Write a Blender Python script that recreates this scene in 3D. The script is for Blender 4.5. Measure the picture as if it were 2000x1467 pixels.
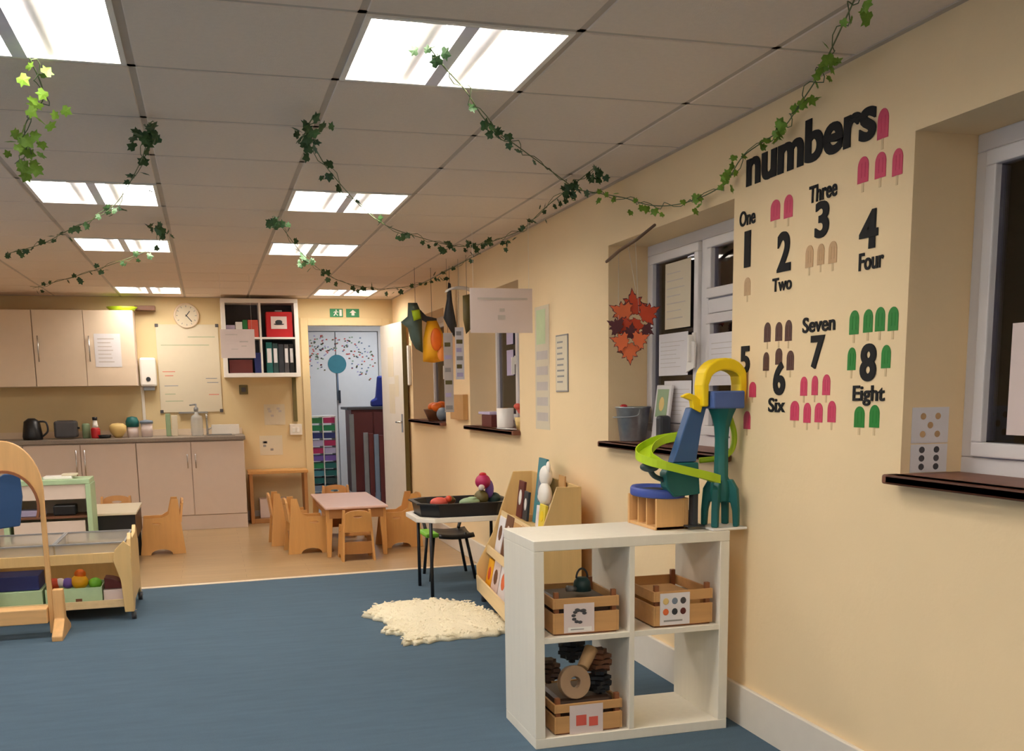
import bpy, bmesh, math, random
from mathutils import Vector, Matrix
random.seed(7)
for o in list(bpy.data.objects): bpy.data.objects.remove(o, do_unlink=True)
COL = bpy.context.scene.collection
S = bpy.context.scene
PI = math.pi

# ------------------------------------------------------------------ camera
EYE = Vector((0, 0, 1.2874))
yaw, pitch, roll = 0.2817, -0.1581, -0.01417
FPX, PY = 2014.92, 1085.6
F = Vector((math.sin(yaw)*math.cos(pitch), math.cos(yaw)*math.cos(pitch), math.sin(pitch)))
Rt = Vector((math.cos(yaw), -math.sin(yaw), 0)); Up = Rt.cross(F)
R2 = Rt*math.cos(roll) + Up*math.sin(roll); U2 = -Rt*math.sin(roll) + Up*math.cos(roll)
cd = bpy.data.cameras.new('camera'); cam = bpy.data.objects.new('camera', cd); COL.objects.link(cam)
m = Matrix((R2, U2, -F)).transposed().to_4x4(); m.translation = EYE
cam.matrix_world = m
cd.sensor_fit = 'HORIZONTAL'; cd.sensor_width = 36; cd.lens = 36*FPX/2000
cd.shift_x = 0; cd.shift_y = (PY - 733.5)/2000
cd.clip_start = .05; cd.clip_end = 60
S.camera = cam
# ------------------------------------------------------------------ world, exposure
S.view_settings.view_transform = 'Standard'; S.view_settings.look = 'None'
S.view_settings.gamma = 1; S.view_settings.use_curve_mapping = False
S.view_settings.exposure = 1.2
S.cycles.diffuse_bounces = 10; S.cycles.max_bounces = 14
w = bpy.data.worlds.new('world'); S.world = w; w.use_nodes = True
w.node_tree.nodes['Background'].inputs[0].default_value = (.72, .78, 1.0, 1)
w.node_tree.nodes['Background'].inputs[1].default_value = .7
LAMP = 11.0          # emission of the ceiling diffusers
LAMPC = (1.0, .93, .84)

# ------------------------------------------------------------------ materials
def lin(c):
    c = c/255
    return c/12.92 if c <= .04045 else ((c+.055)/1.055)**2.4
def mat(name, rgb, rough=.55, metal=0, var=.10, scale=14, bump=0, stretch=(1,1,1), detail=3, bscale=None, emit=None, alpha=None, trans=0):
    m = bpy.data.materials.new(name); m.use_nodes = True
    nt = m.node_tree; N = nt.nodes; L = nt.links
    b = N['Principled BSDF']
    c = [lin(x) for x in rgb]
    tc = N.new('ShaderNodeTexCoord'); mp = N.new('ShaderNodeMapping'); mp.inputs['Scale'].default_value = stretch
    no = N.new('ShaderNodeTexNoise'); no.inputs['Scale'].default_value = scale; no.inputs['Detail'].default_value = detail
    L.new(tc.outputs['Object'], mp.inputs[0]); L.new(mp.outputs[0], no.inputs['Vector'])
    mx = N.new('ShaderNodeMixRGB')
    mx.inputs[1].default_value = (*[x*(1-var) for x in c], 1); mx.inputs[2].default_value = (*[min(1, x*(1+var)) for x in c], 1)
    L.new(no.outputs['Fac'], mx.inputs[0]); L.new(mx.outputs[0], b.inputs['Base Color'])
    b.inputs['Roughness'].default_value = rough; b.inputs['Metallic'].default_value = metal
    if trans: b.inputs['Transmission Weight'].default_value = trans
    if alpha is not None: b.inputs['Alpha'].default_value = alpha
    if emit: b.inputs['Emission Color'].default_value = (*emit[0], 1); b.inputs['Emission Strength'].default_value = emit[1]
    if bump:
        n2 = N.new('ShaderNodeTexNoise'); n2.inputs['Scale'].default_value = bscale or scale*4; n2.inputs['Detail'].default_value = 4
        L.new(mp.outputs[0], n2.inputs['Vector'])
        bp = N.new('ShaderNodeBump'); bp.inputs['Strength'].default_value = bump; bp.inputs['Distance'].default_value = .01
        L.new(n2.outputs['Fac'], bp.inputs['Height']); L.new(bp.outputs[0], b.inputs['Normal'])
    return m
def wood(name, rgb, axis=0, rough=.45, var=.22):
    st = [22, 22, 22]; st[axis] = 1.6
    return mat(name, rgb, rough=rough, var=var, scale=1.4, stretch=st, detail=6, bump=.08)
M = {}
def mm(k, *a, **kw): M[k] = mat(k, *a, **kw)
mm('wall_cream', (239, 213, 168), rough=.85, var=.035, scale=3, bump=.10, bscale=40)
mm('wall_back', (220, 198, 152), rough=.85, var=.03, scale=3, bump=.06, bscale=40)
mm('wall_white', (240, 236, 228), rough=.85, var=.03)
mm('outside', (124, 116, 130), rough=.9, var=.15, scale=3)
mm('ceiling_tile', (230, 214, 198), rough=.95, var=.05, scale=60, bump=.15, bscale=220)
mm('grid_metal', (190, 176, 162), rough=.6)
mm('spine_white', (236, 232, 246), rough=.5)
mm('white', (236, 232, 224), rough=.42, var=.03)
mm('white_satin', (226, 218, 204), rough=.5, var=.05)
mm('upvc', (222, 218, 216), rough=.3, var=.02)
mm('paper', (224, 220, 220), rough=.75, var=.03, scale=30)
mm('paper_warm', (216, 204, 178), rough=.75, var=.03)
mm('laminate_pink', (222, 206, 200), rough=.3, var=.03)
mm('ink_grey', (150, 146, 142), rough=.8)
mm('ink_pale', (196, 186, 178), rough=.8)
mm('black_vinyl', (16, 14, 14), rough=.8)
mm('black', (24, 24, 26), rough=.4)
mm('black_metal', (38, 38, 42), rough=.4, metal=.4)
mm('chrome', (200, 200, 200), rough=.25, metal=1)
mm('galvanised', (160, 164, 166), rough=.42, metal=.75, var=.25, scale=30)
mm('cabinet', (216, 198, 182), rough=.5, var=.03)
mm('cabinet_edge', (226, 206, 180), rough=.5, var=.03)
mm('worktop', (140, 128, 116), rough=.35, var=.25, scale=80)
M['sill_wood'] = wood('sill_wood', (116, 68, 48), 1)
M['pine'] = wood('pine', (216, 168, 108), 2)
M['pine_x'] = wood('pine_x', (220, 174, 116), 0)
M['birch'] = wood('birch', (214, 180, 120), 2, var=.12)
M['birch_edge'] = wood('birch_edge', (228, 200, 150), 1, var=.12)
M['beech'] = wood('beech', (204, 150, 84), 2, var=.14)
M['beech_edge'] = wood('beech_edge', (176, 124, 70), 2, var=.14)
M['crate'] = wood('crate', (200, 152, 96), 0)
M['crate_dark'] = wood('crate_dark', (140, 84, 48), 2)
M['twig'] = wood('twig', (98, 70, 48), 1)
M['kallax'] = mat('kallax', (232, 226, 210), rough=.45, var=.05, scale=2, stretch=(20, 20, 1.5))
mm('pink_top', (222, 186, 170), rough=.3, var=.08)
mm('rug_wool', (232, 222, 192), rough=.95, var=.05, scale=30, bump=.5, bscale=120)
mm('ivy', (52, 84, 44), rough=.5, var=.3, scale=30)
mm('ivy_light', (120, 160, 52), rough=.5, var=.35, scale=30)
mm('ivy_stem', (88, 104, 62), rough=.6)
for k, c in dict(red=(188, 26, 32), pink_lolly=(206, 62, 96), tan_lolly=(196, 158, 112), brown_lolly=(84, 50, 40), green_lolly=(26, 128, 44),
        stick_col=(214, 186, 140), teal=(12, 96, 92), teal_paint=(60, 130, 140), navy=(36, 46, 108), blue=(46, 84, 132), blue_ramp=(72, 98, 158), blue_lid=(52, 76, 158), lime=(176, 206, 28),
        yellow=(240, 206, 8), yellow_card=(232, 208, 70), orange=(232, 110, 20), orange_soft=(240, 150, 70), amber=(246, 176, 26), maple=(206, 70, 34), maple2=(226, 110, 60), maple_dark=(90, 34, 40),
        magenta=(176, 34, 88), purple=(110, 80, 160), green=(40, 120, 60), exit_green=(30, 130, 78), mint=(172, 198, 156), pale_green=(190, 206, 160), lime_seat=(120, 190, 50), grey=(130, 130, 130), grey_dark=(72, 70, 72),
        lavender=(186, 176, 206), brown=(110, 70, 44), cardboard=(196, 150, 92), darkred=(96, 34, 30), charcoal=(46, 50, 56), dark_teal=(40, 66, 66), grey_blue=(120, 134, 150), royal=(24, 40, 124), grey_green=(84, 104, 96), sage=(146, 168, 130), coral=(220, 96, 80), log=(170, 140, 110), cone=(70, 50, 38), olive=(104, 92, 48), yolk=(220, 190, 120)).items():
    mm(k, c, rough=.5, var=.12)
M['tub'] = mat('tub', (206, 200, 190), rough=.2, var=.02, alpha=.45)
M['clear'] = mat('clear', (200, 200, 196), rough=.1, var=.02, alpha=.45)
M['diffuser'] = mat('diffuser', (240, 240, 240), emit=(LAMPC, LAMP))
M['basket'] = mat('basket', (200, 196, 190), rough=.5, emit=(LAMPC, LAMP*.014))
M['hall_wall'] = mat('hall_wall', (214, 220, 232), rough=.8, var=.03)
M['hall_floor'] = mat('hall_floor', (170, 176, 182), rough=.4, var=.1)

def glass_mat():
    m = bpy.data.materials.new('window_glass'); m.use_nodes = True
    nt = m.node_tree; N = nt.nodes; L = nt.links; N.clear()
    o = N.new('ShaderNodeOutputMaterial'); mx = N.new('ShaderNodeMixShader'); t = N.new('ShaderNodeBsdfTransparent'); g = N.new('ShaderNodeBsdfGlossy')
    t.inputs[0].default_value = (.72, .70, .76, 1); g.inputs[1].default_value = .03
    fr = N.new('ShaderNodeFresnel'); fr.inputs[0].default_value = 1.6
    L.new(fr.outputs[0], mx.inputs[0]); L.new(t.outputs[0], mx.inputs[1]); L.new(g.outputs[0], mx.inputs[2]); L.new(mx.outputs[0], o.inputs[0])
    return m
M['glass'] = glass_mat()
def carpet_mat():
    m = mat('blue_carpet', (75, 99, 117), rough=.97, var=.22, scale=260, bump=.5, bscale=500)
    nt = m.node_tree; N = nt.nodes; L = nt.links; b = N['Principled BSDF']
    src = b.inputs['Base Color'].links[0].from_socket
    n = N.new('ShaderNodeTexNoise'); n.inputs['Scale'].default_value = 5; n.inputs['Detail'].default_value = 5
    mp = N.new('ShaderNodeMapping'); mp.inputs['Scale'].default_value = (1, 6, 1)
    tc = N.new('ShaderNodeTexCoord'); L.new(tc.outputs['Object'], mp.inputs[0]); L.new(mp.outputs[0], n.inputs['Vector'])
    r = N.new('ShaderNodeMapRange'); r.inputs[3].default_value = .82; r.inputs[4].default_value = 1.12; L.new(n.outputs['Fac'], r.inputs[0])
    x = N.new('ShaderNodeMixRGB'); x.blend_type = 'MULTIPLY'; x.inputs[0].default_value = 1
    L.new(src, x.inputs[1]); L.new(r.outputs[0], x.inputs[2]); L.new(x.outputs[0], b.inputs['Base Color'])
    return m
M['carpet'] = carpet_mat()
def plank_mat():
    m = mat('wood_vinyl', (178, 150, 110), rough=.32, var=.16, scale=1.6, stretch=(3, 22, 3), detail=6)
    nt = m.node_tree; N = nt.nodes; L = nt.links; b = N['Principled BSDF']
    src = b.inputs['Base Color'].links[0].from_socket
    br = N.new('ShaderNodeTexBrick'); br.inputs['Scale'].default_value = 1
    br.inputs['Brick Width'].default_value = .9; br.inputs['Row Height'].default_value = .12; br.inputs['Mortar Size'].default_value = .0015
    br.inputs['Color1'].default_value = (.92, .90, .88, 1); br.inputs['Color2'].default_value = (1, 1, 1, 1); br.inputs['Mortar'].default_value = (.6, .52, .45, 1)
    tc = N.new('ShaderNodeTexCoord'); L.new(tc.outputs['Object'], br.inputs['Vector'])
    x = N.new('ShaderNodeMixRGB'); x.blend_type = 'MULTIPLY'; x.inputs[0].default_value = 1
    L.new(src, x.inputs[1]); L.new(br.outputs['Color'], x.inputs[2]); L.new(x.outputs[0], b.inputs['Base Color'])
    return m
M['planks'] = plank_mat()

# ------------------------------------------------------------------ mesh helpers
WM = {}
def frame(o, X, Y):
    X = Vector(X).normalized(); Y = Vector(Y); Z = X.cross(Y).normalized(); Y = Z.cross(X)
    m = Matrix((X, Y, Z)).transposed().to_4x4(); m.translation = Vector(o); return m
def RW(y, z, x=1.914):      # frame on the right wall: local x runs towards the camera, y up, z into the room
    return frame((x, y, z), (0, -1, 0), (0, 0, 1))
def BW(x, z, y=11.0):       # frame on the back wall, facing the camera
    return frame((x, y, z), (1, 0, 0), (0, 0, 1))
class MB:
    def __init__(s): s.v = []; s.f = []; s.sm = []; s.M = None
    def add(s, v, f, sm=False, M=None):
        n = len(s.v); M = M or s.M
        s.v += [(M @ Vector(p) if M else Vector(p)) for p in v]
        s.f += [tuple(i+n for i in q) for q in f]; s.sm += [sm]*len(f); return s
    def box(s, x0, x1, y0, y1, z0, z1, M=None):
        v = [(x, y, z) for z in (z0, z1) for y in (y0, y1) for x in (x0, x1)]
        return s.add(v, [(0, 2, 3, 1), (4, 5, 7, 6), (0, 1, 5, 4), (2, 6, 7, 3), (0, 4, 6, 2), (1, 3, 7, 5)], M=M)
    def ext(s, p, t, M=None, z0=0):       # polygon in xy, extruded along z
        n = len(p); v = [(x, y, z0) for x, y in p] + [(x, y, z0+t) for x, y in p]
        f = [tuple(reversed(range(n))), tuple(range(n, 2*n))] + [(i, (i+1) % n, (i+1) % n+n, i+n) for i in range(n)]
        return s.add(v, f, M=M)
    def ring(s, rings, sm=True, cap=True, M=None, closed=False):
        n = len(rings[0]); v = [p for r in rings for p in r]; f = []
        R = len(rings)
        for k in range(R if closed else R-1):
            a = k*n; b = ((k+1) % R)*n
            f += [(a+i, a+(i+1) % n, b+(i+1) % n, b+i) for i in range(n)]
        if cap and not closed: f += [tuple(reversed(range(n))), tuple(range((R-1)*n, R*n))]
        return s.add(v, f, sm, M)
    def tube(s, pts, r, n=8, M=None, closed=False):
        P = [Vector(p) for p in pts]; rr = r if isinstance(r, (list, tuple)) else [r]*len(P)
        rings = []; ref = None
        for i, p in enumerate(P):
            if closed: t = P[(i+1) % len(P)] - P[i-1]
            else: t = (P[min(i+1, len(P)-1)] - P[max(i-1, 0)])
            t.normalize()
            if ref is None: ref = Vector((0, 0, 1)) if abs(t.z) < .9 else Vector((1, 0, 0))
            a = t.cross(ref).normalized(); b = a.cross(t).normalized(); ref = b
            rings.append([tuple(p + (a*math.cos(2*PI*k/n) + b*math.sin(2*PI*k/n))*rr[i]) for k in range(n)])
        return s.ring(rings, M=M, closed=closed)
    def cyl(s, p0, p1, r0, r1=None, n=16, M=None): return s.tube([p0, p1], [r0, r0 if r1 is None else r1], n, M)
    def lathe(s, prof, c=(0, 0, 0), n=20, M=None):
        return s.ring([[(c[0]+r*math.cos(2*PI*k/n), c[1]+r*math.sin(2*PI*k/n), c[2]+z) for k in range(n)] for r, z in prof], M=M)
    def ball(s, c, r, n=12, M=None):
        r = r if isinstance(r, (list, tuple)) else (r, r, r)
        rings = []
        for j in range(1, n):
            a = PI*j/n - PI/2
            rings.append([(c[0]+r[0]*math.cos(a)*math.cos(2*PI*k/n/1), c[1]+r[1]*math.cos(a)*math.sin(2*PI*k/n), c[2]+r[2]*math.sin(a)) for k in range(n)])
        return s.ring(rings, M=M)
    def mesh(s, me, M=None):
        return s.add([v.co.copy() for v in me.vertices], [tuple(p.vertices) for p in me.polygons], M=M)
    def build(s, name, mat, parent=None, bevel=0, solid=0):
        if parent is None:
            xs = [v.x for v in s.v]; ys = [v.y for v in s.v]; zs = [v.z for v in s.v]
            W = Matrix.Translation(((min(xs)+max(xs))/2, (min(ys)+max(ys))/2, min(zs)))
        else: W = WM[parent.name]
        inv = W.inverted()
        me = bpy.data.meshes.new(name); me.from_pydata([inv @ v for v in s.v], [], s.f); me.update()
        b = bmesh.new(); b.from_mesh(me); bmesh.ops.recalc_face_normals(b, faces=b.faces); b.to_mesh(me); b.free()
        for p, q in zip(me.polygons, s.sm): p.use_smooth = q
        me.materials.append(M[mat] if isinstance(mat, str) else mat)
        o = bpy.data.objects.new(name, me); COL.objects.link(o)
        if parent is None: o.matrix_world = W
        else: o.parent = parent
        WM[o.name] = W
        if bevel:
            bv = o.modifiers.new('bevel', 'BEVEL'); bv.width = bevel; bv.segments = 2; bv.limit_method = 'ANGLE'
        if solid:
            so = o.modifiers.new('solid', 'SOLIDIFY'); so.thickness = solid
        return o
def tag(o, label=None, cat=None, group=None, kind=None):
    if label: o['label'] = label
    if cat: o['category'] = cat
    if group: o['group'] = group
    if kind: o['kind'] = kind
    return o
def thing(name, label, cat, loc=(0, 0, 0), rz=0, group=None):
    o = bpy.data.objects.new(name, None); COL.objects.link(o); o.empty_display_size = .05
    W = Matrix.Translation(loc) @ Matrix.Rotation(rz, 4, 'Z'); o.matrix_world = W; WM[o.name] = W
    return tag(o, label, cat, group)
def single(name, mb, mat, label, cat, group=None, **kw):
    return tag(mb.build(name, mat, **kw), label, cat, group)
def struct(name, mb=None, mat=None, **kw):
    if mb is None:
        o = bpy.data.objects.new(name, None); COL.objects.link(o); WM[o.name] = Matrix(); o['kind'] = 'structure'; return o
    return tag(mb.build(name, mat, **kw), kind='structure')
def dup(root, loc, rz, label, group=None):
    def cp(o, par):
        c = o.copy(); COL.objects.link(c); c.parent = par
        for ch in list(o.children): cp(ch, c)
        return c
    r = cp(root, None); r.matrix_world = Matrix.Translation(loc) @ Matrix.Rotation(rz, 4, 'Z')
    r['label'] = label
    if group: r['group'] = group
    return r
def curve_mesh(cu):
    o = bpy.data.objects.new('tmp', cu); COL.objects.link(o)
    dg = bpy.context.evaluated_depsgraph_get(); dg.update()
    me = bpy.data.meshes.new_from_object(o.evaluated_get(dg))
    bpy.data.objects.remove(o, do_unlink=True); return me
def text_mesh(t, off=.0, thick=.0015):
    cu = bpy.data.curves.new('t', 'FONT'); cu.body = t; cu.size = 1; cu.offset = off; cu.extrude = .0; cu.resolution_u = 5; cu.fill_mode = 'FRONT'
    me = curve_mesh(cu); xs = [v.co.x for v in me.vertices]; ys = [v.co.y for v in me.vertices]
    return me, min(xs), max(xs), min(ys), max(ys)
def plate(outer, holes=(), t=.018):     # flat board with holes, centred in thickness, in local xy
    cu = bpy.data.curves.new('p', 'CURVE'); cu.dimensions = '2D'; cu.fill_mode = 'BOTH'; cu.extrude = t/2
    for poly in [outer]+list(holes):
        sp = cu.splines.new('POLY'); sp.points.add(len(poly)-1)
        for q, (x, y) in zip(sp.points, poly): q.co = (x, y, 0, 1)
        sp.use_cyclic_u = True
    return curve_mesh(cu)
def arc(cx, cy, rx, ry, a0, a1, n=12):
    return [(cx+rx*math.cos(math.radians(a0+(a1-a0)*i/n)), cy+ry*math.sin(math.radians(a0+(a1-a0)*i/n))) for i in range(n+1)]
def smooth(pts, k=6):
    P = [Vector(p) for p in pts]; out = []
    for i in range(len(P)-1):
        a = P[max(i-1, 0)]; b = P[i]; c = P[i+1]; d = P[min(i+2, len(P)-1)]
        for j in range(k):
            t = j/k; out.append(.5*((2*b)+(c-a)*t+(2*a-5*b+4*c-d)*t*t+(3*b-a-3*c+d)*t**3))
    out.append(P[-1]); return out

# ================================================================== ROOM
XW, YB, H = 1.914, 11.0, 2.256
XL, YF = -3.4, -2.6
WD = .28     # wall thickness / window reveal
SILL, HEAD = 1.03, 1.98
wins = [(3.585, 4.85), (.95, 2.556), (6.385, 7.70), (8.55, 9.98)]
b = MB(); b.box(XL-.2, XW+WD, 7.30, 14.2, -.1, 0)
struct('floor', b, 'planks')
b = MB(); b.ext([(XL, YF), (XW, YF), (XW, 7.44), (XL, 7.12)], .004)
b.ext([(XL-.2, YF-.2), (XW+WD, YF-.2), (XW+WD, 7.30), (XL-.2, 7.30)], .1, z0=-.1)
struct('floor_carpet', b, 'carpet')
b = MB(); b.ext([(XL, 7.09), (XW-.02, 7.41), (XW-.02, 7.455), (XL, 7.135)], .007, z0=.002)
struct('trim_1', b, 'cabinet_edge', bevel=.002)
# right wall with four window openings
b = MB(); X0, X1 = XW, XW+WD
b.box(X0, X1, YF, YB+.15, -.1, SILL); b.box(X0, X1, YF, YB+.15, HEAD, 2.6)
ys = sorted(wins); prev = YF
for y0, y1 in ys: b.box(X0, X1, prev, y0, SILL, HEAD); prev = y1
b.box(X0, X1, prev, YB+.15, SILL, HEAD)
struct('wall_right', b, 'wall_cream')
# back wall with the doorway
DX0, DX1, DZ = 1.03, 1.80, 1.985
b = MB(); b.box(XL-.2, DX0-.02, YB, YB+.12, -.0, 2.6); b.box(DX1+.02, XW, YB, YB+.12, 0, 2.6); b.box(DX0-.02, DX1+.02, YB, YB+.12, DZ+.02, 2.6)
struct('wall_back', b, 'wall_back')
b = MB(); b.box(XL-.2, XL, YF, YB, 0, .85); b.box(XL-.2, XL, YF, YB, 2.12, 2.6)
for y0, y1 in ((YF, 0), (2.4, 3.4), (5.8, YB)): b.box(XL-.2, XL, y0, y1, .85, 2.12)
struct('wall_left', b, 'wall_white')
for n, (y0, y1) in enumerate(((0, 2.4), (3.4, 5.8)), 5):  # unseen windows added in the left wall so daylight brightens the ceiling
    w_ = struct('window_%d' % n); b = MB(); xa, xb = XL-.14, XL-.08
    b.box(xa, xb, y0, y1, .85, .91); b.box(xa, xb, y0, y1, 2.06, 2.12)
    for y in (y0, y0+1.17, y1-.06): b.box(xa, xb, y, y+.06, .91, 2.06)
    b.build('frame', 'upvc', w_)
# added wall outside the right hand windows, keeps panes dim against the sky
struct('wall_outside_added', MB().box(XW+1.5, XW+1.6, -4, 16, 0, 3.2), 'outside')
struct('ground_outside', MB().box(XW+WD, XW+1.5, -4, 16, -.3, -.2), 'outside')
struct('wall_front', MB().box(XL-.2, XW, YF-.2, YF, 0, 2.6), 'wall_white')
for nm, bx in dict(baseboard_right=(XW-.018, XW, YF, YB, .0, .16), baseboard_left=(XL, XL+.018, YF, YB, 0, .16)).items():
    struct(nm, MB().box(*bx), 'white_satin', bevel=.004)
b = MB(); b.box(.33, DX0-.10, YB-.018, YB, 0, .10); b.box(XL+.02, -3.3, YB-.018, YB, 0, .1)
struct('baseboard_back', b, 'white_satin', bevel=.004)
# ceiling: lay-in tiles with shadow gaps, grid above
C0, R0 = -.16, 2.836
lights = {(-1, 0), (1, 0), (-1, 4), (1, 4), (-1, 7), (1, 7), (-1, 12), (2, 12), (-3, 0), (-3, 4), (-4, 7), (-1, -4), (1, -4), (-3, -4), (-1, -7), (1, -7)}
g = .008
b = MB()
for i in range(-6, 4):
    for j in range(-10, 15):
        if (i, j) in lights: continue
        x0, x1 = max(C0+.6*i+g, XL), min(C0+.6*i+.6-g, XW); y0, y1 = max(R0+.6*j+g, YF), min(R0+.6*j+.6-g, YB)
        if x1-x0 < .02 or y1-y0 < .02: continue
        c = .005
        v = [(x0, y0, H+.03), (x1, y0, H+.03), (x1, y1, H+.03), (x0, y1, H+.03), (x0, y0, H+.005), (x1, y0, H+.005), (x1, y1, H+.005), (x0, y1, H+.005), (x0+c, y0+c, H), (x1-c, y0+c, H), (x1-c, y1-c, H), (x0+c, y1-c, H)]
        b.add(v, [(0, 1, 5, 4), (1, 2, 6, 5), (2, 3, 7, 6), (3, 0, 4, 7), (4, 5, 9, 8), (5, 6, 10, 9), (6, 7, 11, 10), (7, 4, 8, 11), (8, 9, 10, 11)])
struct('ceiling', b, 'ceiling_tile')
b = MB()
for i in range(-6, 5):
    x = C0+.6*i
    if XL < x < XW: b.box(x-.012, x+.012, YF, YB, H+.003, H+.02)
for j in range(-10, 15):
    y = R0+.6*j
    if YF < y < YB: b.box(XL, XW, y-.012, y+.012, H+.003, H+.02)
b.box(XL, XW, YF, YB, H+.09, H+.11)
struct('trim_2', b, 'grid_metal')
b = MB(); b.box(XW-.02, XW, YF, YB, H-.004, H+.012); b.box(XL, XW, YB-.02, YB, H-.004, H+.012)
struct('trim_3', b, 'grid_metal')
# ceiling light fittings
def light(i, j, label):
    x0, y0 = C0+.6*i, R0+.6*j; cx, cy = x0+.3, y0+.3
    t = thing('ceiling_light', label, 'ceiling light', (cx, cy, H), group='recessed ceiling lights')
    b = MB(); e = .012; q = .028
    b.box(x0+e, x0+q, y0+e, y0+.6-e, H-.003, H+.05); b.box(x0+.6-q, x0+.6-e, y0+e, y0+.6-e, H-.003, H+.05)
    b.box(x0+q, x0+.6-q, y0+e, y0+q, H-.003, H+.05); b.box(x0+q, x0+.6-q, y0+.6-q, y0+.6-e, H-.003, H+.05)
    b.box(x0+e, x0+.6-e, y0+e, y0+.6-e, H+.06, H+.07)
    b.build('light_frame', 'white', t)
    b = MB(); b.box(cx-.020, cx+.020, y0+q, y0+.6-q, H-.004, H+.05); b.build('centre_spine', 'spine_white', t)
    for s in (-1, 1):
        xa, xb = sorted((cx+s*.021, cx+s*(.3-q)))
        MB().box(xa, xb, y0+q, y0+.6-q, H+.03, H+.05).build('diffuser', 'diffuser', t)
        xc = cx+s*.085
        pr = [(xc-.035+.07*k/8, H+.028-.020*math.sin(PI*k/8)) for k in range(9)]
        b = MB(); b.ring([[(x, y0+q, z) for x, z in pr], [(x, y0+.6-q, z) for x, z in pr]], cap=True)
        b.build('lamp_basket', 'basket', t)
    return t
LB = {(-1, 4): 'large left ceiling light of the middle row, leaves hanging across it', (1, 4): 'recessed ceiling light in the middle row above centre of the room',
      (1, 0): 'largest nearest ceiling light, square twin panels, at the top of the photo', (-1, 7): 'left ceiling light in the second row from the nearest pair back',
      (1, 7): 'recessed ceiling light behind the middle one, ivy passing under it', (-1, 12): 'farthest left ceiling light, narrow, above the wall clock',
      (2, 12): 'farthest right ceiling light, narrow, in front of the green exit signs'}
for k in sorted(lights):
    light(*k, LB.get(k, 'ceiling light at tile column %d row %d, outside the photo' % (k[0]+7, k[1]+11) if k not in LB else ''))

# windows
def window(n, y0, y1, panes, hopper=None):
    s = struct('window_%d' % n); b = MB(); xa, xb = XW+.206, XW+.262; fw = .05
    b.box(xa, xb, y0, y1, SILL, SILL+fw); b.box(xa, xb, y0, y1, HEAD-fw, HEAD); b.box(xa, xb, y0, y0+fw, SILL+fw, HEAD-fw); b.box(xa, xb, y1-fw, y1, SILL+fw, HEAD-fw)
    for m in panes[1:-1]: b.box(xa, xb, m-.035, m+.035, SILL+fw, HEAD-fw)
    b.build('frame', 'upvc', s, bevel=.004)
    for a, c in zip(panes[:-1], panes[1:]):
        a += .05 if a == y0 else .035; c -= .05 if c == y1 else .035
        zz = [(SILL+fw, HEAD-fw)]
        if hopper: zz = [(SILL+fw, hopper-.03), (hopper+.03, HEAD-fw)] if (a+c)/2 < 4.26 and n == 1 else zz
        if len(zz) == 2: MB().box(xa, xb, a, c, hopper-.03, hopper+.03).build('transom', 'upvc', s, bevel=.004)
        for z0, z1 in zz:
            b = MB(); f = .045; xs0, xs1 = xa-.015, xa+.03
            b.box(xs0, xs1, a+.004, c-.004, z0+.004, z0+f); b.box(xs0, xs1, a+.004, c-.004, z1-f, z1-.004); b.box(xs0, xs1, a+.004, a+f, z0+f, z1-f); b.box(xs0, xs1, c-f, c-.004, z0+f, z1-f)
            sh = b.build('sash', 'upvc', s, bevel=.004)
            MB().box(xa+.005, xa+.011, a+f, c-f, z0+f, z1-f).build('pane', 'glass', sh)
            b = MB(); b.box(xs0-.012, xs0, a+.012, a+.035, (z0+z1)/2-.03, (z0+z1)/2+.03); b.box(xs0-.035, xs0-.012, a+.016, a+.032, (z0+z1)/2-.10, (z0+z1)/2+.02)
            if z1-z0 > .4: b.build('handle', 'white', sh, bevel=.003)
    return s
window(1, 3.585, 4.85, [3.585, 4.225, 4.85], 1.64)
window(2, .95, 2.556, [.95, 1.75, 2.556])
window(3, 6.385, 7.70, [6.385, 7.04, 7.70])
window(4, 8.55, 9.98, [8.55, 9.26, 9.98])
for n, (y0, y1) in enumerate(wins, 1):
    b = MB(); b.box(XW-.055, XW+.2, y0+.003, y1-.003, SILL-.022, SILL+.006); b.box(XW-.055, XW-.002, y0-.02, y1+.012, SILL-.022, SILL+.006)
    struct('trim_%d' % (n+3), b, 'sill_wood', bevel=.006)

# doorway, open door, hall beyond
s = struct('door_1')
b = MB(); a = .075
b.box(DX0-a, DX0, YB-.02, YB, 0, DZ+a); b.box(DX1, DX1+a, YB-.02, YB, 0, DZ+a); b.box(DX0, DX1, YB-.02, YB, DZ, DZ+a); b.build('architrave', 'wall_back', s, bevel=.003)
b = MB(); b.box(DX0-.02, DX0, YB, YB+.12, 0, DZ); b.box(DX1, DX1+.02, YB, YB+.12, 0, DZ); b.box(DX0-.02, DX1+.02, YB, YB+.12, DZ, DZ+.02); b.build('door_lining', 'white_satin', s)
Md = Matrix.Translation((1.80, YB-.03, 0)) @ Matrix.Rotation(math.radians(-84.8), 4, 'Z') @ Matrix.Scale(-1, 4, (1, 0, 0))
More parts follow.
